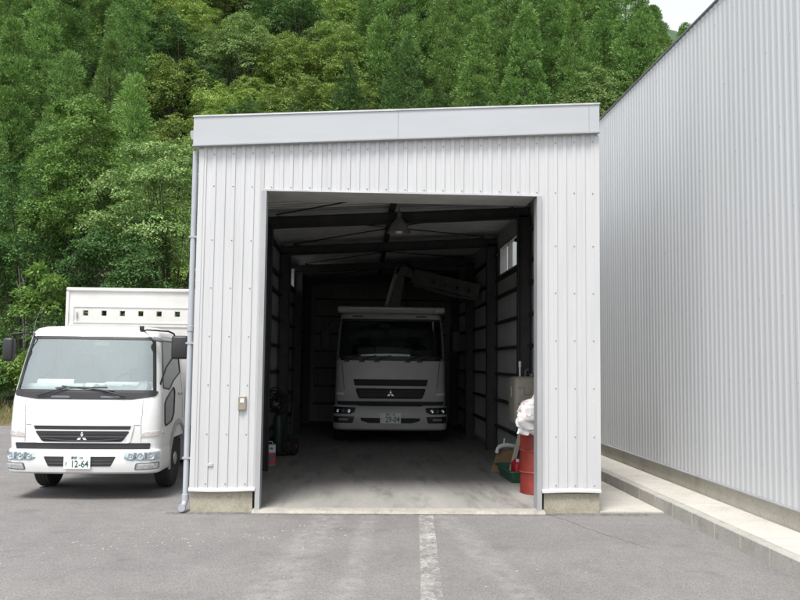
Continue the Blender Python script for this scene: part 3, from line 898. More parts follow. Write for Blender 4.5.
# panel joints and the front panel
b = MB()
J = []
for s in (-1, 1): J.append([fs.front(s*(.745-.012*(k > 3)), 1.275-k*.06, .001) for k in range(10)])
J.append([fs.front(-.72+1.44*k/16, .955, .001) for k in range(17)])
for p in J: b.tube(p, .0035, 5)
for s in (-1, 1):
    sd_ = fs.side(s)
    b.tube([sd_(.255-.01*(z < 1.4)+max(0, z-1.37)*.31+.03, z, .0005) for z in (.92, 1.1, 1.27, 1.37)], .004, 5)
    b.tube([sd_(1.56, z, .0005) for z in (.95, 1.2, 1.4, 1.75, 2.08)], .004, 5)
    b.tube([sd_(y, 2.11, .0005) for y in (.58, 1.0, 1.56)], .004, 5)
build_each(b, 'door_joint', M['seam'], T)
# grille
b = MB(); b.patch(bar(-.655, .655, .722, .965, -.60, .60, .03), fs.front, .012, .03); gr = b.build('grille', M['white'], T, smooth=40)
b = MB(); b.patch(bar(-.615, .615, .898, .944, -.60, .60, .012), fs.front, .015, .01); b.build('grille_slot', M['gap'], gr)
b = MB(); b.patch(bar(-.60, .60, .738, .876, -.50, .50, .03), fs.front, .015, .01); b.build('grille_slot', M['gap'], gr)
b = MB()
for z in (.775, .805, .835): b.patch(bar(-.52, .52, z, z+.012), fs.front, .019, .006)
b.tube([fs.front(x, .752+.030*(abs(x)/.5)**2, .02) for x in [-.5+k*.05 for k in range(21)]], .009, 6)
b.tube([fs.front(x, .80, .022) for x in (-.54, -.3, 0, .3, .54)], .008, 6)
build_each(b, 'grille_bar', M['dkbar'], gr, smooth=50)
logo(T, fs, 0, .80, .125, M['badge'])
b = MB(); b.patch(bar(-.86, .86, .632, .722, -.84, .84, .02), fs.front, .006, .02, rings=12); b.build('bumper_gap', M['gap'], T)
for s in (-1, 1):
    b = MB(); o = [(s*.73, .80), (s*.73, .835), (s*.80, .87), (s*1.0, .875), (s*1.0, .81)]
    b.patch(dense(rpoly(o, .012), .05), fs.front, .008, .01); b.build('turn_signal', M['amber'], T, smooth=60)
# bumper with its lamps
bs = Shell([(.335, .02, .945, .075, .20), (.36, -.02, .965, .075, .20), (.45, -.045, .975, .075, .20), (.56, -.045, .975, .075, .20), (.615, -.03, .972, .075, .20), (.64, .0, .965, .075, .20)])
b = MB(); n = bs.loft(b, .72, [.335, .36, .45, .56, .615, .64], nf=14, back=False)
bump_o = b.build('bumper', M['white'], T, smooth=40)
b = MB(); b.patch(bar(-.455, .455, .435, .56, -.39, .39, .02), bs.front, .003, .012); ink = b.build('air_intake', M['gap'], bump_o)
b = MB()
for z in (.465, .505): b.patch(bar(-.40, .40, z, z+.012), bs.front, .007, .006)
build_each(b, 'intake_bar', M['dkbar'], ink)
for s in (-1, 1):
    o = dense(rpoly([(s*.56, .612), (s*1.02, .618), (s*1.02, .508), (s*.60, .508), (s*.55, .535)], .02), .04)
    b = MB(); b.patch(o, bs.front, .003, .012); hd = b.build('headlight', M['lamp'], bump_o, smooth=60)
    b = MB()
    for cx_, rr_ in ((.64, .036), (.755, .042), (.89, .042)):
        p = bs.front(s*cx_, .562, .004)
        b.lathe([(rr_, -.001), (rr_, -.012), (rr_*.8, -.008), (rr_*.3, -.002), (rr_*.28, -.016), (0, -.018)], p, 'Y', 14)
    build_each(b, 'reflector', M['lamp'], hd, smooth=50)
    b = MB()
    for cx_ in (.69, .82):
        b.patch(dense(rpoly([(s*(cx_-.02), .608), (s*(cx_+.02), .608), (s*(cx_+.01), .53), (s*(cx_-.01), .53)], .008), .03), bs.front, .008, .008)
    build_each(b, 'lamp_divider', M['greyp'], hd)
    b = MB(); b.patch(o, bs.front, .02, .004); b.build('lens', M['lampglass'], hd, smooth=60)
    o = dense(rpoly([(s*.70, .475), (s*1.03, .485), (s*1.03, .395), (s*.68, .385)], .02), .04)
    b = MB(); b.patch(o, bs.front, .003, .01); fh = b.build('fog_light', M['greyp'], bump_o, smooth=60)
    o = dense(rpoly([(s*.72, .464), (s*1.0, .472), (s*1.0, .405), (s*.70, .397)], .015), .04)
    b = MB(); b.patch(o, bs.front, .008, .006); b.build('lens', M['fog'], fh, smooth=60)
licence_plate(T, -.02, bs.fy(0, .49)-.018, .487, .335, .165, '12-64', '愛媛 130', 'さ')
# sides: windows, low safety window, handle, arch trim, steps
for s in (-1, 1):
    f = fs.side(s)
    up_w = rpoly([(.36, 1.43), (.36, 1.50), (.56, 2.06), (1.5, 2.06), (1.5, 1.62), (1.05, 1.52), (.72, 1.40)], .04)
    b = MB(); b.patch(dense(up_w, .1), f, .004, .012); sw_ = b.build('side_window', M['sideglass'], T, smooth=50)
    b = MB(); b.tube([f(y, z, .004) for y, z in up_w+up_w[:1]], .011, 6, cap=False); b.build('window_seal', M['black'], sw_, smooth=60)
    lo_w = rpoly([(.40, 1.22), (.52, 1.28), (1.0, 1.42), (1.04, 1.36), (.95, 1.05), (.80, .96), (.46, .92), (.39, .96)], .03)
    b = MB(); b.patch(dense(lo_w, .1), f, .004, .012); lw = b.build('low_window', M['sideglass'], T, smooth=50)
    b = MB(); b.tube([f(y, z, .004) for y, z in lo_w+lo_w[:1]], .012, 6, cap=False); b.build('window_seal', M['black'], lw, smooth=60)
    b = MB(); b.rbox(f(1.30, 1.30, .0), f(1.48, 1.335, .03), .01); b.build('door_handle', M['ltgrey'], T, smooth=40)
    ar = [(1.28+.53*math.cos(math.radians(a)), .40+.53*math.sin(math.radians(a))) for a in range(-10, 191, 10)]
    b = MB(); b.grid([[(s*(fs.at(max(.6, z))[1]+o_), 1.28+(y-1.28)*k, .40+(z-.40)*k) for y, z in ar] for k, o_ in ((1.06, .004), (1.0, .022), (.93, .02), (.90, -.05))])
    b.build('wheel_arch', M['ltgrey'], T, smooth=50)
    b = MB(); b.rbox((s*.80, .50, .36), (s*.965, .78, .41), .012); b.rbox((s*.82, .48, .36), (s*.955, .60, .66), .012); b.build('step', M['ltgrey'], T, smooth=40)
    b = MB(); b.lathe([(.028, 0), (.026, s*.012), (0, s*.018)], f(.30, .845, 0), 'X', 12); b.build('side_marker', M['amber'], T, smooth=50)
    wheel(T, s*.82, 1.28, .40, .21, s)
    wheel(T, s*.78, 4.05, .40, .21, s); wheel(T, s*.55, 4.05, .40, .21, s)
# mirrors on their arms, antenna, small grab details
mirror(T, ((-1.12, .18, 1.76), (-.98, .30, 2.07)), [[fs.front(-.80, 2.13, .0), (-.86, .28, 2.14), (-1.02, .23, 2.12), (-1.05, .23, 2.05)]], M['black'], .011)
mirror(T, ((1.05, .22, 1.815), (1.27, .34, 2.125)), [[(.62, .46, 2.19), (.70, .36, 2.20), (.86, .22, 2.19), (1.02, .18, 2.18), (1.08, .24, 2.15), (1.10, .27, 2.08)], [(.90, .34, 1.43), (.93, .24, 1.50), (.99, .24, 1.70), (1.08, .27, 1.86)]], M['black'], .013)
b = MB(); b.rbox((.585, .40, 2.19), (.64, .46, 2.255), .01); b.build('arm_bracket', M['black'], T, smooth=40)
b = MB(); b.lathe([(0, -.03), (.06, -.026), (.078, -.01), (.075, .01), (.04, .025), (0, .03)], (.87, .26, 2.07), 'Z', 16)
for v in range(len(b.v)): x, y, z = b.v[v]; b.v[v] = (x, y, z-.25*(x-.87))
b.tube([(.80, .34, 2.10), (.87, .27, 2.08)], .012, 6); b.build('under_mirror', M['greyp'], T, smooth=50)
b = MB(); b.tube([fs.front(-.80, 2.11, .012), (-.79, .42, 2.30), (-.73, .5, 2.55)], [.005, .004, .003], 6); b.lathe([(.02, 0), (.012, .05), (.006, .06)], fs.front(-.80, 2.10, .012), 'Z', 8); b.build('antenna', M['greyp'], T, smooth=60)
# chassis and the open-topped body with its holed head panel
b = MB()
for s in (-1, 1): b.box((s*.33, .35, .52), (s*.41, 5.3, .68))
b.box((-.7, .5, .45), (.7, 1.6, .60)); b.box((-.82, 1.2, .35), (.82, 1.36, .46)); b.box((-.75, 3.95, .36), (.75, 4.15, .48)); b.box((-.5, .25, .36), (.5, .5, .54)); b.build('chassis', M['chassis'], T)
b = MB()
BW, BY, BZ0, BZ1 = .96, 2.02, .80, 2.895
hx = []; hz, hh = 2.505, .040
hx = [-.675+.278*k for k in range(6)]
xs_ = [-BW]+[q for x in hx for q in (x-hh, x+hh)]+[BW]; zz_ = [BZ0, hz-hh, hz+hh, BZ1-.06]
for yo in (0, .05):
    b.grid([[(x, BY+yo, z) for x in xs_] for z in zz_], 0, lambda i, j: i == 1 and j % 2 == 1)
for x in hx:
    b.grid([[(x+a*hh, BY+y, hz+c*hh) for a, c in ((-1, -1), (1, -1), (1, 1), (-1, 1), (-1, -1))] for y in (0, .05)])
body = b.build('cargo_body', M['cream'], T, loc=(.03, 0, 0))
b = MB(); b.rbox((-BW-.01, BY-.03, BZ1-.06), (BW+.01, BY+.08, BZ1), .02); b.rbox((-BW-.01, BY-.02, BZ0), (-BW+.035, BY+.07, BZ1-.06), .008); b.rbox((BW-.035, BY-.02, BZ0), (BW+.01, BY+.07, BZ1-.06), .008)
b.box((-BW+.10, BY-.012, 2.595), (BW-.036, BY+.0, 2.61)); b.box((-BW+.10, BY-.012, 2.35), (BW-.036, BY, 2.37)); b.box((-BW+.036, BY-.014, 2.30), (BW-.036, BY, 2.335)); b.box((-BW+.10, BY-.012, 2.37), (-BW+.112, BY, 2.595)); b.build('body_frame', M['cream'], body, smooth=40)
b = MB(); b.rbox((-BW+.15, BY-.03, 2.42), (-BW+.17, BY-.012, 2.52), .004); b.build('latch', M['ltgrey'], body)
b = MB(); b.box((-BW, BY+.05, BZ0), (BW, 5.6, .88))
for s in (-1, 1):
    b.box((s*BW, BY+.071, .88), (s*(BW-.03), 5.6, 1.75))
b.box((-BW+.03, 5.57, .88), (BW-.03, 5.6, 1.75)); b.build('side_board', M['cream'], body)

# things lying on its dashboard
def on_dash(name, x, y, z, mb, m, label, cat, rx=0):
    o = mb.build(name, m, None, smooth=50, loc=(T.location.x+x, T.location.y+y, z)); o.rotation_euler = (rx, 0, 0); tag(o, label, cat)
M['paperblue'] = mat('pale_blue_sheet', (.55, .66, .70), .7, var=.06)
b = MB(); b.box((-.24, -.004, 0), (.24, .004, .15)); on_dash('document_folder', -.50, .36, 1.40, b, M['paperblue'], 'pale blue folder leaning on the dashboard behind the windscreen, on the left', 'folder', math.radians(-30))
b = MB(); b.box((-.33, -.004, 0), (.33, .004, .09)); on_dash('paper_sheet', .22, .40, 1.41, b, M['paperblue'], 'long pale blue sheet lying along the middle of the white truck dashboard', 'paper', math.radians(-38))
rr = random.Random(4)
b = MB()
rows = []
for j in range(9):
    v = j/8; rows.append([(-.36+.72*i/24, -.13+.26*v+.02*noise.noise(Vector((i*.5, j*.5, 3))), .012+math.sin(PI*v)*(.045+.06*abs(noise.noise(Vector((i*.42, j*.3, 7))))+(.05 if i > 19 else 0))) for i in range(25)])
b.grid(rows); on_dash('crumpled_cloth', .40, .30, 1.385, b, M['greyp'], 'dark crumpled cloth along the right of the white truck dashboard', 'cloth')

# --- large truck with a folded crane, inside the garage
K = thing('crane_truck', 'large dusty white crane truck parked deep in the shade inside the garage', 'truck', (.617, 17.88, 0))
ks = Shell([(.70, .09, 1.18, .07, .20), (.95, .06, 1.19, .07, .20), (1.25, .04, 1.19, .07, .20), (1.80, .06, 1.18, .07, .20), (1.88, .075, 1.175, .07, .20), (2.35, .13, 1.15, .07, .19),
            (2.73, .19, 1.11, .07, .18), (2.80, .22, 1.10, .07, .17), (2.86, .28, 1.06, .07, .16), (2.90, .42, .98, .07, .16), (2.91, .6, .86, .06, .16)])
zs = [.70, .95, 1.25, 1.80, 1.88, 2.1, 2.35, 2.55, 2.73, 2.80, 2.86, 2.90, 2.91]
archk = lambda y: .50+math.sqrt(max(0, .62**2-(y-1.38)**2)) if abs(y-1.38) < .62 else 0
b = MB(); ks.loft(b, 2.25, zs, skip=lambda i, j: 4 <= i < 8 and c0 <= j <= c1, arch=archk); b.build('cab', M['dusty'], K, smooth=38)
b = MB(); b.grid(ws_grid(ks, 1.90, 2.71, -.004, .02)); b.build('windscreen', M['cabglass'], K, smooth=60)
kw = xw(ks)
b = MB()
band(b, ks, 2.69, 2.735, lambda z: -kw(z), lambda z: kw(z), n=20); band(b, ks, 1.83, 1.93, lambda z: -kw(z)-.04, lambda z: kw(z)+.04, n=20)
for s in (-1, 1): band(b, ks, 1.93, 2.69, lambda z: s*kw(z, .05), lambda z: s*kw(z), n=3, m=8)
b.build('windscreen_seal', M['black'], K, smooth=60)
for xx in (-.95, -.62, -.30, .36, .62):
    b = MB(); b.tube([ks.front(xx, 1.82, .02), ks.front(xx+.02, 1.86, .05), ks.front(xx+.30, 1.94, .03)], .012, 6); b.rbox(ks.front(xx-.06, 1.80, .03), ks.front(xx+.06, 1.845, -.01), .008); b.build('wiper', M['black'], K)
b = MB(); b.hexa([(-1.1, .38, 1.55), (1.1, .38, 1.55), (1.1, .75, 1.55), (-1.1, .75, 1.55), (-1.1, .24, 1.86), (1.1, .24, 1.86), (1.1, .70, 1.98), (-1.1, .70, 1.98)]); b.rbox((.2, .42, 1.9), (.95, .74, 2.08), .05); b.build('dashboard', M['interior'], K, smooth=40)
b = MB(); b.box((-1.08, 2.18, 1.1), (1.08, 2.22, 2.78)); b.box((-1.1, .76, 1.1), (1.1, 2.18, 1.14)); b.build('cab_lining', M['interior'], K)
for xx in (-.58, .58):
    b = MB(); b.rbox((xx-.28, 1.15, 1.4), (xx+.28, 1.75, 1.58), .05); b.rbox((xx-.27, 1.65, 1.55), (xx+.27, 1.82, 2.2), .06); b.rbox((xx-.14, 1.66, 2.22), (xx+.14, 1.78, 2.40), .04); b.build('seat', M['seat'], K, smooth=40)
steering(K, .58, .80, 2.06, .24)
b = MB(); b.rbox((-.25, .30, 2.56), (-.02, .32, 2.63), .01); b.build('rear_view_mirror', M['ltgrey'], K)
# roof visor with its two ears
b = MB()
n = 16
b.grid([[(x, y0_+.05*(x/1.0)**2, z0_) for x in [-1.0+2.0*k/n for k in range(n+1)]] for y0_, z0_ in ((.24, 2.865), (.18, 2.93), (.185, 2.985), (.24, 3.005), (.36, 2.99), (.55, 2.93))])
vis = b.build('roof_visor', M['dusty'], K, smooth=50)
for s in (-1, 1):
    b = MB(); b.rbox((s*.93, .16, 2.86), (s*1.17, .50, 3.0), .05); b.build('visor_end', M['dusty'], vis, smooth=50)
b = MB()
for xx in (-.72, .66): b.patch(bar(xx-.12, xx+.12, 2.775, 2.80), ks.front, .01, .01)
build_each(b, 'roof_vent', M['gap'], K)
b = MB()
for s in (-1, 1): b.tube([ks.front(s*(1.05-.06*k/8), 1.80-k*.075, .001) for k in range(9)], .006, 5)
for s in (-1, 1):
    sd_ = ks.side(s); b.tube([sd_(.36, z, 0) for z in (1.0, 1.4, 1.85)], .006, 5); b.tube([sd_(1.6, z, 0) for z in (1.1, 1.8, 2.35, 2.7)], .006, 5)
build_each(b, 'door_joint', M['gap'], K)
b = MB(); b.patch(bar(-.80, .80, .98, 1.45, -.74, .74, .06), ks.front, .012, .03); gk = b.build('grille', M['dusty'], K, smooth=40)
for o in (bar(-.80, .80, 1.295, 1.435, -.77, .77, .02), bar(-.76, .76, 1.02, 1.24, -.68, .68, .05)):
    b = MB(); b.patch(o, ks.front, .016, .01); b.build('grille_slot', M['gap'], gk)
b = MB()
for z in (1.08, 1.12, 1.165): b.patch(bar(-.66, .66, z, z+.012), ks.front, .02, .006)
build_each(b, 'grille_bar', M['dkbar'], gk)
logo(K, ks, 0, 1.12, .15, M['badge'])
b = MB(); b.patch(dense(rpoly([(-1.17, .965), (1.17, .965), (1.14, .885), (.68, .875), (.62, .79), (-.62, .79), (-.68, .875), (-1.14, .885)], .02), .1), ks.front, .008, .02, rings=10); b.build('bumper_gap', M['gap'], K)
kb = Shell([(.355, .02, 1.20, .09, .24), (.39, -.03, 1.225, .09, .24), (.60, -.06, 1.235, .09, .24), (.80, -.03, 1.23, .09, .24), (.862, .0, 1.22, .09, .24)])
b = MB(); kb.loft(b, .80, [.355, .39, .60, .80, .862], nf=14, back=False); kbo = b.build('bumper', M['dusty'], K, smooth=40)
b = MB(); b.patch(dense(rpoly([(-.64, .62), (.64, .62), (.62, .555), (.45, .51), (-.45, .51), (-.62, .555)], .02), .1), kb.front, .004, .012); b.build('air_intake', M['gap'], kbo)
for s in (-1, 1):
    o = dense(rpoly([(s*.74, .835), (s*1.27, .845), (s*1.27, .70), (s*.86, .695), (s*.76, .74)], .03), .05)
    b = MB(); b.patch(o, kb.front, .004, .012); hd = b.build('headlight', M['black'], kbo, smooth=60)
    b = MB()
    for cx_, rr_ in ((.88, .05), (1.00, .035), (1.12, .045)):
        p = kb.front(s*cx_, .765, .006); b.lathe([(rr_, -.001), (rr_, -.014), (rr_*.75, -.008), (rr_*.3, -.003), (0, -.012)], p, 'Y', 14)
    build_each(b, 'reflector', M['chrome'], hd, smooth=50)
    b = MB(); b.patch(o, kb.front, .024, .004); b.build('lens', M['lampglass'], hd, smooth=60)
    o = dense(rpoly([(s*.76, .645), (s*1.26, .65), (s*1.26, .51), (s*.80, .505)], .03), .05)
    b = MB(); b.patch(o, kb.front, .004, .012); fh = b.build('fog_light', M['black'], kbo, smooth=60)
    b = MB(); b.patch(bar(s*.90, s*1.10, .555, .605) if s > 0 else bar(-1.10, -.90, .555, .605), kb.front, .009, .006); b.build('lens', M['lamp'], fh)
    b = MB(); o = rpoly([(s*.98, 1.095), (s*1.0, 1.14), (s*1.18, 1.155), (s*1.18, 1.10)], .012); b.patch(dense(o, .05), ks.front, .009, .012); b.build('turn_signal', M['plate'], K, smooth=60)
    b = MB(); o = rpoly([(s*.94, 1.07), (s*.97, 1.17), (s*1.27, 1.20), (s*1.27, 1.08)], .02); b.patch(dense(o, .05), ks.front, .004, .012); b.build('signal_housing', M['dusty'], K, smooth=60)
    f = ks.side(s)
    uw = rpoly([(.42, 1.92), (.52, 2.65), (1.5, 2.65), (1.5, 1.92)], .05)
    b = MB(); b.patch(dense(uw, .1), f, .004, .012); b.build('side_window', M['sideglass'], K, smooth=50)
    wheel(K, s*1.05, 1.38, .50, .29, s); wheel(K, s*1.05, 5.6, .50, .27, s); wheel(K, s*.75, 5.6, .50, .27, s)
    mirror(K, ((s*1.33, .20, 2.05), (s*1.52, .32, 2.50)), [[(s*1.08, .30, 2.70), (s*1.30, .20, 2.68), (s*1.43, .24, 2.48)], [(s*1.17, .32, 1.95), (s*1.34, .22, 1.98), (s*1.42, .25, 2.08)]], M['chassis'], .012)
licence_plate(K, .0, kb.fy(0, .61)-.02, .615, .44, .22, '29-04', '愛媛 100', 'い')
b = MB()
for s in (-1, 1): b.box((s*.38, .5, .62), (s*.47, 6.9, .88))
b.box((-.9, .8, .6), (.9, 2.0, .78)); b.box((-1.05, 1.28, .42), (1.05, 1.48, .56)); b.box((-1, 5.5, .42), (1, 5.7, .56)); b.build('chassis', M['chassis'], K)
b = MB(); b.box((-1.22, 3.1, 1.0), (1.22, 6.95, 1.08))
for s in (-1, 1): b.box((s*1.22, 3.1, 1.08), (s*1.18, 6.95, 1.75))
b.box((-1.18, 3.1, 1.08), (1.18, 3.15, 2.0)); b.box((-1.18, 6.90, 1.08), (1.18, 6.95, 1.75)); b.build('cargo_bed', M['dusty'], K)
# crane: turret, leaning king post, knuckle and the pierced boom
b = MB(); b.rbox((-.55, 2.45, .85), (.55, 2.98, 1.25), .04); b.rbox((-.22, 2.52, 1.25), (.22, 2.92, 1.7), .05)
b.hexa([(-.28, 2.55, 1.7), (.06, 2.55, 1.7), (.06, 2.88, 1.7), (-.28, 2.88, 1.7), (.18, 2.58, 4.02), (.42, 2.58, 4.02), (.42, 2.82, 4.02), (.18, 2.82, 4.02)])
cr_ = b.build('crane', M['crane'], K, smooth=40)
b = MB(); b.tube([(-.32, 2.48, 1.9), (-.05, 2.48, 3.1)], .07, 12); b.tube([(-.05, 2.48, 3.1), (.19, 2.5, 4.02)], .055, 12); b.build('lift_cylinder', M['cranelight'], cr_, smooth=50)
b = MB(); b.lathe([(0, -.17), (.15, -.17), (.17, -.15), (.17, .15), (.15, .17), (0, .17)], (.32, 2.70, 4.07), 'Y', 16)
b.hexa([(.30, 2.6, 3.95), (.72, 2.55, 3.83), (.72, 2.80, 3.83), (.30, 2.8, 3.95), (.34, 2.6, 4.17), (.74, 2.55, 4.06), (.74, 2.80, 4.06), (.34, 2.8, 4.17)]); b.build('knuckle', M['crane'], cr_, smooth=40)
b = MB()                                                            # boom plate with round holes, running to the right and forward
A0, A1 = Vector((.62, 2.62, 3.93)), Vector((2.14, 1.55, 3.47))
ax = (A1-A0); LB = ax.length; ax.normalize(); dpv = Vector((0, 0, 1)); side_ = ax.cross(dpv).normalized(); upb = side_.cross(ax).normalized()
def bp_(u, h, d): return A0+ax*u+upb*h+side_*d
def boom_face(d):
    hs_ = [.62, .95, 1.28, 1.61]; R_ = .072; hgt = .17
    us = [0]+[q for c_ in hs_ for q in (c_-.10, c_+.10)]+[LB]
    for i in range(len(us)-1):
        u0, u1 = us[i], us[i+1]
        if i % 2 == 0: b.quad(bp_(u0, -hgt, d), bp_(u1, -hgt, d), bp_(u1, hgt, d), bp_(u0, hgt, d))
        else:
            c_ = (u0+u1)/2; N = 24; ci = [(c_+R_*math.cos(2*PI*k/N), -.03+R_*math.sin(2*PI*k/N)) for k in range(N)]
            co = []
            for k in range(N):
                a = 2*PI*k/N; q = .10/max(abs(math.cos(a)), 1e-6); w = (hgt+(.03 if math.sin(a) > 0 else -.03))/max(abs(math.sin(a)), 1e-6); t = min(q, w)
                co.append((c_+t*math.cos(a), -.03+t*math.sin(a)))
            for k in range(N):
                k2 = (k+1) % N; b.quad(bp_(*ci[k], d), bp_(*co[k], d), bp_(*co[k2], d), bp_(*ci[k2], d))
for d in (-.09, -.07, .07, .09): boom_face(d)
for h in (-.17, .17):
    b.quad(bp_(0, h, -.09), bp_(LB, h, -.09), bp_(LB, h, .09), bp_(0, h, .09))
for u in (0, LB): b.quad(bp_(u, -.17, -.09), bp_(u, .17, -.09), bp_(u, .17, .09), bp_(u, -.17, .09))
b.build('boom', M['crane'], cr_)
b = MB(); b.tube([bp_(1.30, -.24, .0), bp_(LB-.05, -.19, 0)], .035, 10); b.tube([bp_(.1, -.2, .03), bp_(1.35, -.24, .03)], .05, 10); b.build('boom_cylinder', M['crane'], cr_, smooth=50)
b = MB(); b.tube([(.20, 2.46, 3.95), (.32, 2.40, 4.20), (.5, 2.42, 4.22), (.62, 2.5, 4.08)], .018, 6); b.tube([(.16, 2.46, 3.95), (.26, 2.40, 4.15), (.48, 2.42, 4.16), (.64, 2.5, 4.02)], .016, 6); b.build('crane_hose', M['hose'], cr_, smooth=50)

# ------------------------------------------------------------------ things kept just inside the doorway
# square tin, left
t = thing('square_tin', 'square white and red tin standing on the floor by the left side of the doorway', 'tin', (-1.58, 14.55, .03), math.radians(6))
b = MB(); b.rbox((-.119, -.119, 0), (.119, .119, .345), .012); tn = b.build('tin_body', M['tin'], t, smooth=40)
b = MB(); b.box((-.1215, -.1215, .012), (.1215, .1215, .215)); b.build('label_band', M['tinred'], tn)
b = MB(); b.box((-.09, -.1235, .235), (-.03, -.1195, .275)); b.box((.02, -.1235, .27), (.075, -.1195, .305)); b.box((-.05, -.1240, .09), (.09, -.1218, .16)); build_each(b, 'label_print', M['tinblue'], tn)
b = MB(); b.tube([(-.07, 0, .35), (-.06, 0, .39), (.06, 0, .39), (.07, 0, .35)], .005, 6); b.build('handle', M['chrome'], t)
# cart with a tall cylinder and hoses
t = thing('gas_cart', 'dark two-wheeled cart with a cylinder and looped hoses against the left inner wall', 'cart', (-1.50, 15.95, .03), math.radians(-12))
b = MB()
for xx in (-.16, .16): b.tube([(xx, .10, .12), (xx, .14, .6), (xx, .18, 1.10), (xx*.9, .10, 1.2), (xx*.7, -.05, 1.22)], .016, 8)
for z in (.25, .6, .98): b.tube([(-.16, .11+z*.05, z), (.16, .11+z*.05, z)], .013, 6)
b.box((-.19, -.16, .06), (.19, .12, .085)); b.build('frame', M['black'], t, smooth=50)
b = MB(); b.lathe([(0, .085), (.095, .085), (.10, .10), (.10, .66), (.09, .74), (.05, .80), (.03, .82), (.03, .88), (0, .89)], (-.05, -.03, 0), 'Z', 24); cy = b.build('cylinder', M['dkgreen'], t, smooth=40)
b = MB(); b.tube([(-.05, -.03, .86), (-.05, -.03, .98)], .02, 8); b.lathe([(.045, -.03), (.045, .03), (0, .031)], (-.05, -.12, .95), 'Y', 14); b.build('valve', M['brass'], cy, smooth=40)
rr = random.Random(3)
b = MB()
for k in range(7):
    cx_, cz_, ra = -.03+.08*rr.uniform(-1, 1), .98+.12*rr.uniform(-1, 1), .13+.05*rr.random()
    b.tube([(cx_+ra*math.cos(a), -.17+.03*math.sin(a*2+k)-.01*k, cz_+1.15*ra*math.sin(a)) for a in [2*PI*q/22 for q in range(23)]], .011, 6, cap=False)
b.build('hose', M['hose'], t, smooth=60)
for s in (-1, 1):
    x = s*.23
    b = MB(); b.lathe([(.105, -.035), (.16, -.04), (.172, -.02), (.172, .02), (.16, .04), (.105, .035)], (x, .09, .172), 'X', 28); w_ = b.build('wheel', M['rubber'], t, smooth=45)
    b = MB(); b.lathe([(.106, -.034), (.106, .034), (.07, .02), (.035, .045), (0, .045)], (x, .09, .172), 'X', 20); b.lathe([(0, -.046), (.035, -.045), (.07, -.02), (.105, -.034)], (x, .09, .172), 'X', 20); b.build('rim', M['redhub'], w_, smooth=30)
# home fuel tank on legs, right
t = thing('fuel_tank', 'beige upright fuel tank with embossed lines and a thin gauge tube, behind the red drum', 'tank', (2.62, 13.25, .03))
b = MB(); b.rbox((-.245, -.30, .82), (.20, .30, 1.575), .075, n=5)
tb_ = b.build('tank_body', M['tank'], t, smooth=60)
b = MB()
for z in (1.40, 1.16):
    b.tube([(-.20, -.302, z), (-.10, -.302, z), (-.10, -.302, z-.10), (.0, -.302, z-.10), (.0, -.302, z-.03), (.12, -.302, z-.03)], .012, 6)
b.tube([(-.247, -.18, 1.42), (-.247, -.02, 1.42), (-.247, -.02, 1.26), (-.247, .15, 1.26)], .012, 6)
build_each(b, 'embossed_line', M['tank'], tb_, smooth=50)
b = MB(); b.tube([(-.13, -.12, 1.57), (-.13, -.12, 1.74)], .015, 10); b.lathe([(0, .0), (.024, .0), (.024, .09), (.0, .10)], (-.13, -.12, 1.72), 'Z', 10); b.build('gauge', M['whitepl'], t, smooth=50)
b = MB(); b.lathe([(.05, 0), (.05, .05), (0, .055)], (.08, -.05, 1.57), 'Z', 14); b.tube([(.0, .1, 1.57), (.0, .1, 1.66), (.05, .1, 1.69)], .02, 8); b.build('filler_cap', M['greyp'], t, smooth=40)
b = MB(); b.lathe([(0, -.022), (.018, -.02), (.022, 0)], (-.06, -.299, 1.15), 'Y', 12); b.build('drain_plug', M['gap'], tb_)
for xx in (-.08, .15):
    for yy in (-.24, .24):
        b = MB(); b.box((xx-.02, yy-.02, 0), (xx+.02, yy+.02, .86)); b.build('leg', M['steel'], t)
# red drum
t = thing('oil_drum', 'faded red steel oil drum half hidden behind the right side of the doorway', 'drum', (2.505, 11.62, .03))
b = MB(); R = .292
prof = [(R-.02, .0), (R, .0), (R+.006, .012), (R, .025), (R, .28), (R+.006, .288), (R+.013, .296), (R+.006, .304), (R, .312), (R, .575), (R+.006, .583), (R+.013, .591), (R+.006, .599), (R, .607), (R, .86), (R+.007, .868), (R+.007, .884), (R-.004, .888), (R-.012, .87), (0, .868)]
b.lathe(prof, (0, 0, 0), 'Z', 48); db = b.build('drum_body', M['red'], t, smooth=35)
b = MB(); b.lathe([(R+.0075, .291), (R+.0135, .296), (R+.0075, .301)], (0, 0, 0), 'Z', 48); b.lathe([(R+.0075, .586), (R+.0135, .591), (R+.0075, .596)], (0, 0, 0), 'Z', 48); b.build('hoop', mat('worn_red_edge', (.50, .22, .17), .5, var=.25, scale=9), db, smooth=40)
b = MB(); b.lathe([(.03, 0), (.03, .012), (0, .014)], (.15, .1, .868), 'Z', 12); b.build('bung', M['greyp'], db)
# crumpled sack draped on the drum
b = MB()
rows = []; NU, NV = 26, 30
for j in range(NV+1):
    v = j/NV; row = []
    for i in range(NU+1):
        u = i/NU*2*PI
        wdt = (.15+.04*math.sin(v*PI))*(1-.75*max(0, v-.55)/.45)
        th = .085*math.sin(PI*min(1, v*1.08))**.6+.004
        z = .70+v*.60; x = 2.42+wdt*math.cos(u)-.06*v+.13*max(0, v-.5); y = 11.34+th*math.sin(u)+.10*v
        q = Vector((x*7, y*7, z*7)); dn = noise.noise_vector(q)*.04+noise.noise_vector(q*2.6)*.035
        row.append((x+dn.x, y+dn.y*.8, z+dn.z))
    rows.append(row)
b.grid(rows); b.f.append(tuple(range(NU))); b.m.append(0)
o = b.build('sack', M['sack'], None, smooth=30)
for v in o.data.vertices: v.co = v.co-Vector((2.42, 11.34, .70))
o.location = (2.25, 11.27, .845); o.rotation_euler = (0, math.radians(14), 0)
tag(o, 'crumpled white sack with dark red print lying over the red drum', 'sack')
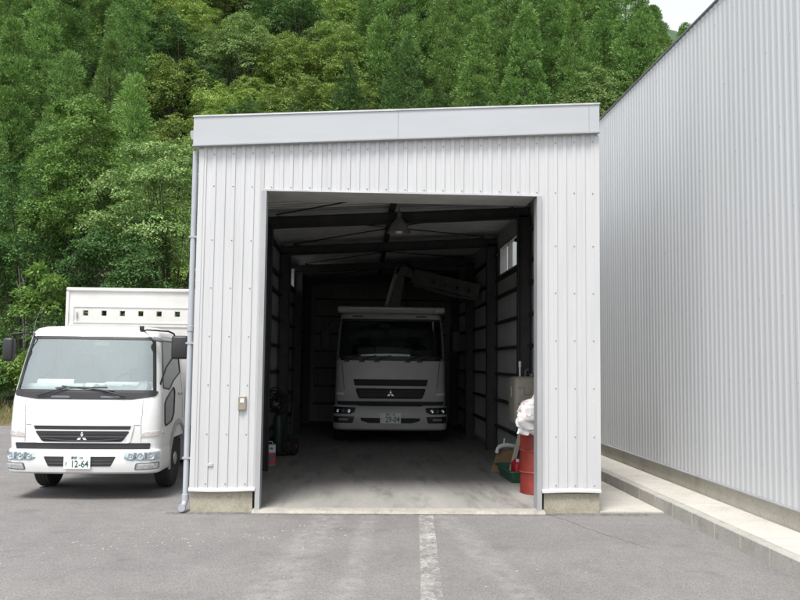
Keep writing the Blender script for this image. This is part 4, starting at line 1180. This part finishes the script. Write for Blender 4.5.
# green mixing tub and what stands in and behind it
t = thing('mixing_tub', 'green plastic mixing tub on the floor beside the red drum', 'tub', (2.42, 12.98, .032), math.radians(3))
b = MB()
def ringr(hx_, hy_, z, r): return [(x, y, z) for x, y in rpoly([(-hx_, -hy_), (hx_, -hy_), (hx_, hy_), (-hx_, hy_)], r, 5)]
rg = [ringr(.17, .46, .0, .05), ringr(.215, .535, .175, .05), ringr(.245, .565, .178, .06), ringr(.248, .568, .165, .06), ringr(.236, .556, .163, .06)]
inn = [ringr(.205, .525, .172, .05), ringr(.165, .455, .012, .05)]
for seq in (rg, [rg[1]]+inn):
    b.grid([q+q[:1] for q in seq])
for q, rev in ((rg[0], 1), (inn[1], 0)): b.quad(*q)
b.build('tub_body', M['green'], t, smooth=35)
t = thing('jerry_can', 'small bright red fuel can with a white cap standing in the green tub', 'fuel can', (2.40, 12.72, .046), math.radians(10))
b = MB(); b.rbox((-.095, -.12, 0), (.095, .12, .27), .03); b.hexa([(-.08, -.10, .265), (.08, -.10, .265), (.08, .10, .265), (-.08, .10, .265), (-.05, -.05, .315), (.05, -.05, .315), (.05, .05, .315), (-.05, .05, .315)]); b.build('can_body', M['redcan'], t, smooth=45)
b = MB(); b.lathe([(.026, 0), (.026, .04), (0, .043)], (-.045, -.07, .285), 'Z', 14); b.build('cap', M['whitepl'], t, smooth=40)
b = MB(); b.tube([(.03, -.06, .29), (.03, -.05, .345), (.03, .06, .345), (.03, .07, .29)], .013, 8); b.build('handle', M['redcan'], t, smooth=50)
b = MB(); b.hexa([(-.30, -.01, 0), (.20, -.01, 0), (.20, .0, 0), (-.30, .0, 0), (-.14, .20, .34), (.22, .20, .34), (.22, .21, .34), (-.14, .21, .34)])
o = b.build('cardboard_sheet', M['card'], None, loc=(2.42, 13.75, .033)); tag(o, 'brown cardboard sheet leaning behind the green tub', 'cardboard')
b = MB(); b.box((-.032, -.015, 0), (.032, .015, .80)); o = b.build('wooden_post', M['wood'], None, loc=(2.275, 12.86, .055)); o.rotation_euler = (math.radians(-4), math.radians(15), 0); tag(o, 'weathered wooden post standing in the green tub, leaning against the beige tank', 'post')
t = thing('pipe_fitting', 'white plastic pipe bracket lying over the top edge of the cardboard', 'pipe bracket', (2.36, 13.85, .40), math.radians(8))
b = MB(); b.tube([(-.10, 0, .02), (-.04, .0, .05), (.06, 0, .06), (.2, .02, .04)], .035, 10); b.build('pipe', M['whitepl'], t, smooth=50)
b = MB(); b.tube([(-.13, -.02, -.07), (-.10, 0, .02)], .03, 10); b.build('pipe_end', M['whitepl'], t, smooth=50)
b = MB(); b.tube([(.0, .0, .06), (.01, .0, .17)], .015, 8); b.build('pipe_stub', M['whitepl'], t, smooth=50)

# ------------------------------------------------------------------ hillside
def smooth(a, b, x):
    t = max(0, min(1, (x-a)/(b-a))); return t*t*(3-2*t)
def terr(x, y):
    d = max(0, y-46); z = .93*d*smooth(0, 10, d); a = x/max(y, 1)
    z *= 1-.22*smooth(.30, .41, a)*smooth(54, 70, y)                # the ridge falls away to the right
    z -= max(0, y-75)*1.15*smooth(.27, .36, a)
    z += 1.0*noise.noise(Vector((x*.07, y*.07, 1)))*smooth(0, 14, d)
    if y > 92: z -= (y-92)*.9
    z += .9*smooth(24, 32, y)*smooth(-4, -9, x)
    return z
b = MB()
xs = [-150+300*i/110 for i in range(111)]; ysr = [24+150*j/80 for j in range(81)]
b.grid([[(x, y, terr(x, y)-.03+(-.6 if (y < 25 or abs(x) > 148) else 0)) for x in xs] for y in ysr])
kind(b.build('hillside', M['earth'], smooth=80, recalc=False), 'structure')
b = MB()
b.grid([[(x, y, -2+(min(y, 255)-150)*1.055*smooth(150, 235, y)-abs(x-95)*.25*smooth(150, 235, y)+2.5*noise.noise(Vector((x*.05, y*.05, 4)))+2*noise.noise(Vector((x*.3, y*.3, 4)))-max(0, y-255)*1.2) for x in [40+200*i/150 for i in range(151)]] for y in [150+150*j/110 for j in range(111)]])
M['farwood'] = mat('far_wooded_slope', (.042, .075, .035), .9, var=.45, scale=.22)
kind(b.build('far_hill', M['farwood'], smooth=80, recalc=False), 'structure')

def leaf_arr(mb, p, d, nrm, L, w):
    """one pointed leaf or spray from p along d"""
    s_ = d.cross(nrm)
    if s_.length < 1e-4: return
    s_.normalize(); k = len(mb.v); m_ = p+d*(L*.5)
    mb.v += [tuple(p), tuple(m_+s_*w*.5), tuple(p+d*L), tuple(m_-s_*w*.5)]; mb.f.append((k, k+1, k+2, k+3)); mb.m.append(0)

def rdir(r):
    z = r.uniform(-1, 1); t = r.uniform(0, 2*PI); q = math.sqrt(1-z*z); return Vector((q*math.cos(t), q*math.sin(t), z))

def conifer(seed, h, R, puffs, per, droop=.0, base=.12, size=.5, lw=.085, nl=.3):
    r = random.Random(seed); cm = MB(); tm = MB()
    tm.tube([(0, 0, -1.0), (.04*h*.2, 0, h*.4), (0, .03, h*.97)], [.17*h/14, .07*h/14, .012], 8)
    ph = r.uniform(0, 9)
    for i in range(puffs):
        t = base+(1-base)*(1-(1-r.random())**.62) if i > 6 else 1-.02*i
        t = min(t, .985)
        a = r.uniform(0, 2*PI)
        prof = min(1.0, 1.28*(1-t)**.80)*(.88+.20*noise.noise(Vector((math.cos(a)*1.1+ph, math.sin(a)*1.1, t*4.5))))*R+.10
        q = (.62+.42*r.random()**.5) if r.random() < .80 else r.uniform(.1, .6)
        out = Vector((math.cos(a), math.sin(a), 0)); c = out*prof*q+Vector((0, 0, t*h-droop*prof*q))
        if q > .6 and r.random() < .12: tm.tube([(0, 0, c.z-.15-.1*prof), tuple(c)], [.03, .01], 4, cap=False)
        sz = size*(1.2-.55*t)*r.uniform(.7, 1.25)
        ax_ = (out*.55+Vector((0, 0, .7))+rdir(r)*.3).normalized()
        for k in range(per):
            e = (rdir(r)+ax_*.55).normalized()
            p = c+Vector((e.x, e.y, e.z*.85))*sz*(.25+.55*r.random()**.6)
            d = (e*.8+ax_*.45+rdir(r)*.45).normalized()
            leaf_arr(cm, p, d, (rdir(r)+Vector((0, 0, .5))).normalized(), nl*r.uniform(.65, 1.25), lw*r.uniform(.7, 1.3))
    return cm, tm

def broadleaf(seed, h, R, lobes, per, leaf=.2, flat=.55, base=.25, lean=(0, 0), trunk_r=.16, open_=0):
    r = random.Random(seed); cm = MB(); tm = MB()
    fork = h*base*.8
    tm.tube([(0, 0, -.8), (.05*h*r.uniform(-1, 1)*.3, .02*h, fork*.6), (lean[0]*.2, lean[1]*.2, fork)], [trunk_r*1.25, trunk_r, trunk_r*.8], 8)
    f0 = Vector((lean[0]*.2, lean[1]*.2, fork))
    for i in range(lobes):
        for _ in range(30):
            d = rdir(r)
            if d.z > -.35: break
        q = r.uniform(.55, 1.0)
        zc = h*(base+(1-base)*.5); hz = h*(1-base)*.5
        c = Vector((d.x*R*q+lean[0]*(.5+d.z*.5), d.y*R*q+lean[1]*(.5+d.z*.5), zc+d.z*hz*q*.92))
        rl = R*r.uniform(.22, .40)*(1-.25*max(0, d.z))
        mid = f0.lerp(c, .5)+rdir(r)*.15*R; mid.z += .06*h
        if i % 3 == 0: tm.tube([tuple(f0), tuple(mid), tuple(c)], [trunk_r*.36, trunk_r*.2, .01], 5, cap=False)
        outw = Vector((d.x, d.y, .15))
        if outw.length > 0: outw.normalize()
        for sp in range(max(3, per//26)):
            e = (rdir(r)+Vector((0, 0, .35))+outw*.25).normalized()
            rad = rl*(.35+.75*r.random()**.6)
            sc_ = c+Vector((e.x*rad, e.y*rad, e.z*rad*flat*1.3))
            srad = leaf*r.uniform(1.3, 2.6)
            nn0 = (Vector((0, 0, 1))+e*.7+rdir(r)*.45).normalized()
            ta = nn0.orthogonal().normalized(); tb2 = nn0.cross(ta)
            for k in range(26):
                an = r.uniform(0, 2*PI); q2 = srad*r.random()**.55
                rad_d = ta*math.cos(an)+tb2*math.sin(an)
                p = sc_+rad_d*q2-nn0*(q2*q2/srad*.35)+rdir(r)*leaf*.3
                dd = (rad_d*.8+e*.25+rdir(r)*.55+Vector((0, 0, -.18))).normalized()
                leaf_arr(cm, p, dd, (nn0+rdir(r)*.5).normalized(), leaf*r.uniform(.6, 1.3), leaf*r.uniform(.4, .62))
    return cm, tm

LM = {
 'cedar': leaf_mat('cedar_needles', [(0, (.064, .142, .034)), (.5, (.128, .25, .060)), (1, (.265, .41, .12))], .22, .65),
 'cypress': leaf_mat('cypress_sprays', [(0, (.040, .092, .026)), (.5, (.068, .145, .038)), (1, (.125, .22, .064))], .22, .6),
 'bright': leaf_mat('bright_green_leaves', [(0, (.080, .165, .030)), (.5, (.135, .245, .050)), (1, (.22, .34, .085))], .3, .5),
 'olive': leaf_mat('yellow_green_leaves', [(0, (.115, .20, .040)), (.5, (.19, .30, .066)), (1, (.31, .41, .11))], .3, .55),
 'pale': leaf_mat('pale_tipped_leaves', [(0, (.080, .155, .042)), (.6, (.140, .240, .068)), (1, (.33, .40, .16))], .3, .55),
 'dark': leaf_mat('deep_green_leaves', [(0, (.034, .082, .022)), (.6, (.062, .130, .036)), (1, (.115, .205, .056))], .3, .55),
}
def tree_proto(name, cm, tm, leaf, bark='bark', label='', cat='tree'):
    t = thing(name, label, cat)
    c = cm.build('crown', LM[leaf], t, recalc=False)
    k = tm.build('trunk', M[bark], t, smooth=70, recalc=False)
    return t
used = set()
def put(proto, x, y, label, group=None, s=1.0, rz=0, sz=None, z=None):
    if proto.name not in used:
        used.add(proto.name); t = proto
    else:
        t = proto.copy(); C.objects.link(t)
        if 'group' in t: del t['group']
        for ch in proto.children:
            q = ch.copy(); C.objects.link(q); q.parent = t
    t.location = (x, y, terr(x, y) if z is None else z); t.rotation_euler = (0, 0, rz); t.scale = (s, s, sz or s)
    t['label'] = label
    if group: t['group'] = group
    return t
rnd = random.Random(11)
near_cedar = [tree_proto('conifer_tree', *conifer(40+k, 15.0, 2.5, 240, 185, .08, .08, .80, .042, .19), 'cedar') for k in range(2)]
far_cedar = [tree_proto('conifer_tree', *conifer(60+k, 15.0, 2.3, 190, 165, .10, .12, .80, .06, .24), 'cedar') for k in range(6)]
cypress = [tree_proto('cypress_tree', *conifer(80+k, 12.5, 2.7, 340, 80, .20, .10, .50, .055, .22), 'cypress') for k in range(2)]
gully = [tree_proto('broadleaf_tree', *broadleaf(100+k, 8.0+.6*k, 3.0, 60, 440, .155, .66, .02), ('olive', 'pale', 'olive', 'dark')[k], 'bark') for k in range(4)]

def az(x, y): return x/y
count = {}
# conifers in slope order, on a jittered lattice
pts = []
yy = 46.0; row = 0
while yy < 88:
    stepx = 4.5
    xx = -.56*yy+(stepx/2 if row % 2 else 0)
    while xx < .50*yy:
        x, y = xx+rnd.uniform(-1, 1), yy+rnd.uniform(-1.1, 1.1)
        pts.append((x, y)); xx += stepx
    yy += 5.4; row += 1
def zone(x, y):
    a = x/y+.018*noise.noise(Vector((x*.11, y*.11, 2)))
    if -.29+.0006*y < a < -.02 and y < 103: return 'gully'
    if -.02 <= a < .15 and y < 68-70*max(0, a-.02): return 'cypress'
    if .15 <= a and y < 60: return 'pale'
    return 'left' if a < -.02 else 'right'
LAB = {'left': ('pointed green conifer among those packed over the left half of the slope', 'conifers on the left slope'),
       'right': ('pointed green conifer among those packed on the slope over the garage roof and warehouse', 'conifers on the right slope'),
       'pale': ('pale olive bushy tree among those lining the foot of the slope right of the garage', 'pale bushy trees at the slope foot'),
       'gully': ('rounded yellow-green broadleaf tree in the leafy gully rising over the garage roof', 'broadleaf trees in the gully')}
LAB2 = {'cypress': ('dark blue-green conifer with fine sprays, close over the garage roof', 'dark conifers over the garage roof')}
ncon = 0
for x, y in pts:
    zn = zone(x, y); rz = rnd.uniform(0, 6.28)
    a = x/y
    if a > .43 and y < 60: continue
    if a > .405 and y > 56 or a > .30 and y > 77: continue
    if zn in ('left', 'right'):
        s = rnd.uniform(.84, 1.12)*(1-.18*smooth(.33, .41, a))
        put(rnd.choice(near_cedar if y < 53 else far_cedar), x, y, LAB[zn][0], LAB[zn][1], s, rz, s*rnd.uniform(.94, 1.08)); ncon += 1
        if a > .26 and y > 62 and a < .40: put(rnd.choice(far_cedar), x+2.2, y+rnd.uniform(-2.5, 2.5), LAB[zn][0], LAB[zn][1], s*.86, rz+1)
    elif zn == 'pale':
        if a > .40 or y < 50: continue
        s = rnd.uniform(.78, .95); put(gully[1], x, y, LAB[zn][0], LAB[zn][1], s, rz)
    elif zn == 'cypress':
        s = rnd.uniform(.85, 1.05); put(rnd.choice(cypress), x, y, LAB2[zn][0], LAB2[zn][1], s, rz)
    else:
        s = rnd.uniform(.5, .75); put(rnd.choices(gully, (3, 2, 3, 3))[0], x+rnd.uniform(1.6, 2.6), y+rnd.uniform(1.8, 3.2), LAB[zn][0], LAB[zn][1], s, rz+2)
        s = rnd.uniform(.8, 1.12); put(rnd.choices(gully, (5, 2, 5, 1))[0], x, y, LAB[zn][0], LAB[zn][1], s, rz)
print('conifers', ncon, 'points', len(pts))

# the nearer trees and bushes at the foot of the slope
def one(name, gen, leaf, bark, x, y, label, cat='tree', rz=0, s=1.0):
    t = tree_proto(name, *gen, leaf, bark, label, cat); t.location = (x, y, terr(x, y)); t.rotation_euler = (0, 0, rz); t.scale = (s, s, s); return t
one('broadleaf_tree', broadleaf(201, 13.2, 2.4, 80, 520, .125, .5, .10, (-.3, -.4), .2, .3), 'bright', 'bark', -11.6, 36, 'tall bright green broadleaf tree standing against the dark conifers left of the garage')
one('broadleaf_tree', broadleaf(202, 9.9, 2.5, 70, 620, .105, .36, .12, (-.5, -.3), .16, .3), 'pale', 'bark', -7.0, 31.0, 'pale layered broadleaf tree beside the garage roof, above the white truck body')
one('broadleaf_tree', broadleaf(203, 6.6, 2.0, 44, 520, .11, .5, .05, (0, -.2), .10, .3), 'dark', 'bark', -8.0, 28.6, 'low deep green tree just behind the holed panel of the white truck')
one('broadleaf_sapling', broadleaf(204, 4.6, .75, 12, 260, .13, .5, .45, (.2, -.2), .04, .2), 'bright', 'palebark', -10.3, 27.0, 'slender bright green sapling rising behind the white truck cab', 'sapling')
one('broadleaf_tree', broadleaf(205, 9.4, 2.7, 66, 470, .13, .6, .04, (0, -.2), .16, .2), 'dark', 'bark', -14.6, 36.5, 'deep green rounded tree at the left edge, below the tall bright green one')
one('broadleaf_tree', broadleaf(206, 10.8, 2.6, 60, 420, .14, .6, .08, (0, -.2), .16, .2), 'olive', 'bark', -8.4, 41, 'yellow-green tree behind the pale layered tree, left of the garage roof')
one('broadleaf_tree', broadleaf(207, 12.0, 3.0, 66, 420, .14, .6, .05, (.2, -.2), .16, .2), 'dark', 'bark', -12.4, 43, 'dark broadleaf tree between the tall bright green tree and the conifers behind')
for k, (x, y, h, R_, leaf, lab) in enumerate((
    (-14.6, 27.0, 2.6, 1.5, 'dark', 'wide dark bush filling the very left edge of the wood'),
    (-11.6, 29.2, 3.0, 1.5, 'dark', 'high dark bush behind the slender sapling'),
    (-12.3, 26.4, 1.9, 1.1, 'dark', 'dark leafy bush at the left edge beside the dry grass'),
    (-10.9, 27.6, 1.6, 1.0, 'bright', 'fresh green bush behind the left mirror of the white truck'),
    (-13.6, 29.0, 2.4, 1.4, 'dark', 'taller dark bush under the left edge conifers'),
    (-9.2, 27.2, 1.7, 1.1, 'dark', 'low dark bush directly behind the white truck cab'),
    (-7.4, 27.2, 2.0, 1.2, 'pale', 'pale green bush behind the white truck body'),
    (-5.6, 27.4, 2.2, 1.3, 'dark', 'dark bush by the left wall of the garage'))):
    one('bush', broadleaf(220+k, h, R_, 26, 330, .10, .75, .0, (0, 0), .03, .2), leaf, 'bark', x, y, lab, 'bush')
for k, (x, y) in enumerate(((15.2, 60), (13.2, 57), (17.6, 62))):
    one('broadleaf_tree', broadleaf(240+k, 8.9+.5*k, 2.7, 54, 420, .15, .62, .12), 'pale', 'palebark', x, y, ('pale olive bushy tree over the right end of the garage roof, middle of three', 'pale olive bushy tree over the garage roof, leftmost of three pale ones', 'pale olive bushy tree touching the warehouse roof edge')[k])
rr = random.Random(9)
for k in range(7):
    x, y = rr.uniform(-15.5, -11), rr.uniform(29.5, 33.5); b = MB()
    h = rr.uniform(3.2, 4.6); b.tube([(0, 0, -.3), (rr.uniform(-.2, .2), 0, h*.5), (rr.uniform(-.6, .6), rr.uniform(-.3, .3), h)], [.04, .03, .012], 6)
    o = b.build('tree_stem', M['palebark'], None, smooth=60, loc=(x, y, terr(x, y))); tag(o, 'thin pale bare stem in the dark wood at the left edge', 'tree stem', 'bare stems in the dark wood')
# dry grass along the edge of the yard, fallen petals on the asphalt
b = MB()
for k in range(9000):
    x, y = rr.uniform(-17, -4.5), 22.9+rr.random()**1.4*3.6
    p = Vector((x, y, terr(x, y)-.03)); d = Vector((rr.uniform(-.5, .5), rr.uniform(-.5, .5), 1)).normalized()
    leaf_arr(b, p, d, Vector((rr.uniform(-1, 1), rr.uniform(-1, 1), .1)), rr.uniform(.15, .5), .014)
LM['straw'] = leaf_mat('dry_grass', [(0, (.20, .17, .08)), (.6, (.34, .28, .14)), (.8, (.13, .17, .05)), (1, (.42, .36, .2))], .3, .8)
kind(b.build('grass', LM['straw'], recalc=False), 'stuff')
b = MB()
for k in range(120):
    t = rr.random(); x = -3.6+3.6*t+rr.gauss(0, .35); y = 8.15+1.05*t+rr.gauss(0, .28)
    if k > 95: x, y = rr.uniform(-3, 2.5), rr.uniform(6.5, 9.8)
    q = rr.uniform(.004, .013); a = rr.uniform(0, 6.3); n = 5; c = len(b.v)
    P = [(x+q*rr.uniform(.6, 1.2)*math.cos(a+2*PI*j/n), y+q*.8*rr.uniform(.6, 1.2)*math.sin(a+2*PI*j/n)) for j in range(n)]
    b.v += [(px_, py_, -.003) for px_, py_ in P]+[(px_, py_, .001) for px_, py_ in P]+[(x, y, .005)]
    for j in range(n): b.f += [(c+j, c+(j+1) % n, c+n+(j+1) % n, c+n+j), (c+n+j, c+n+(j+1) % n, c+2*n)]; b.m += [0, 0]
kind(b.build('fallen_petals', M['debris'], recalc=False), 'stuff')
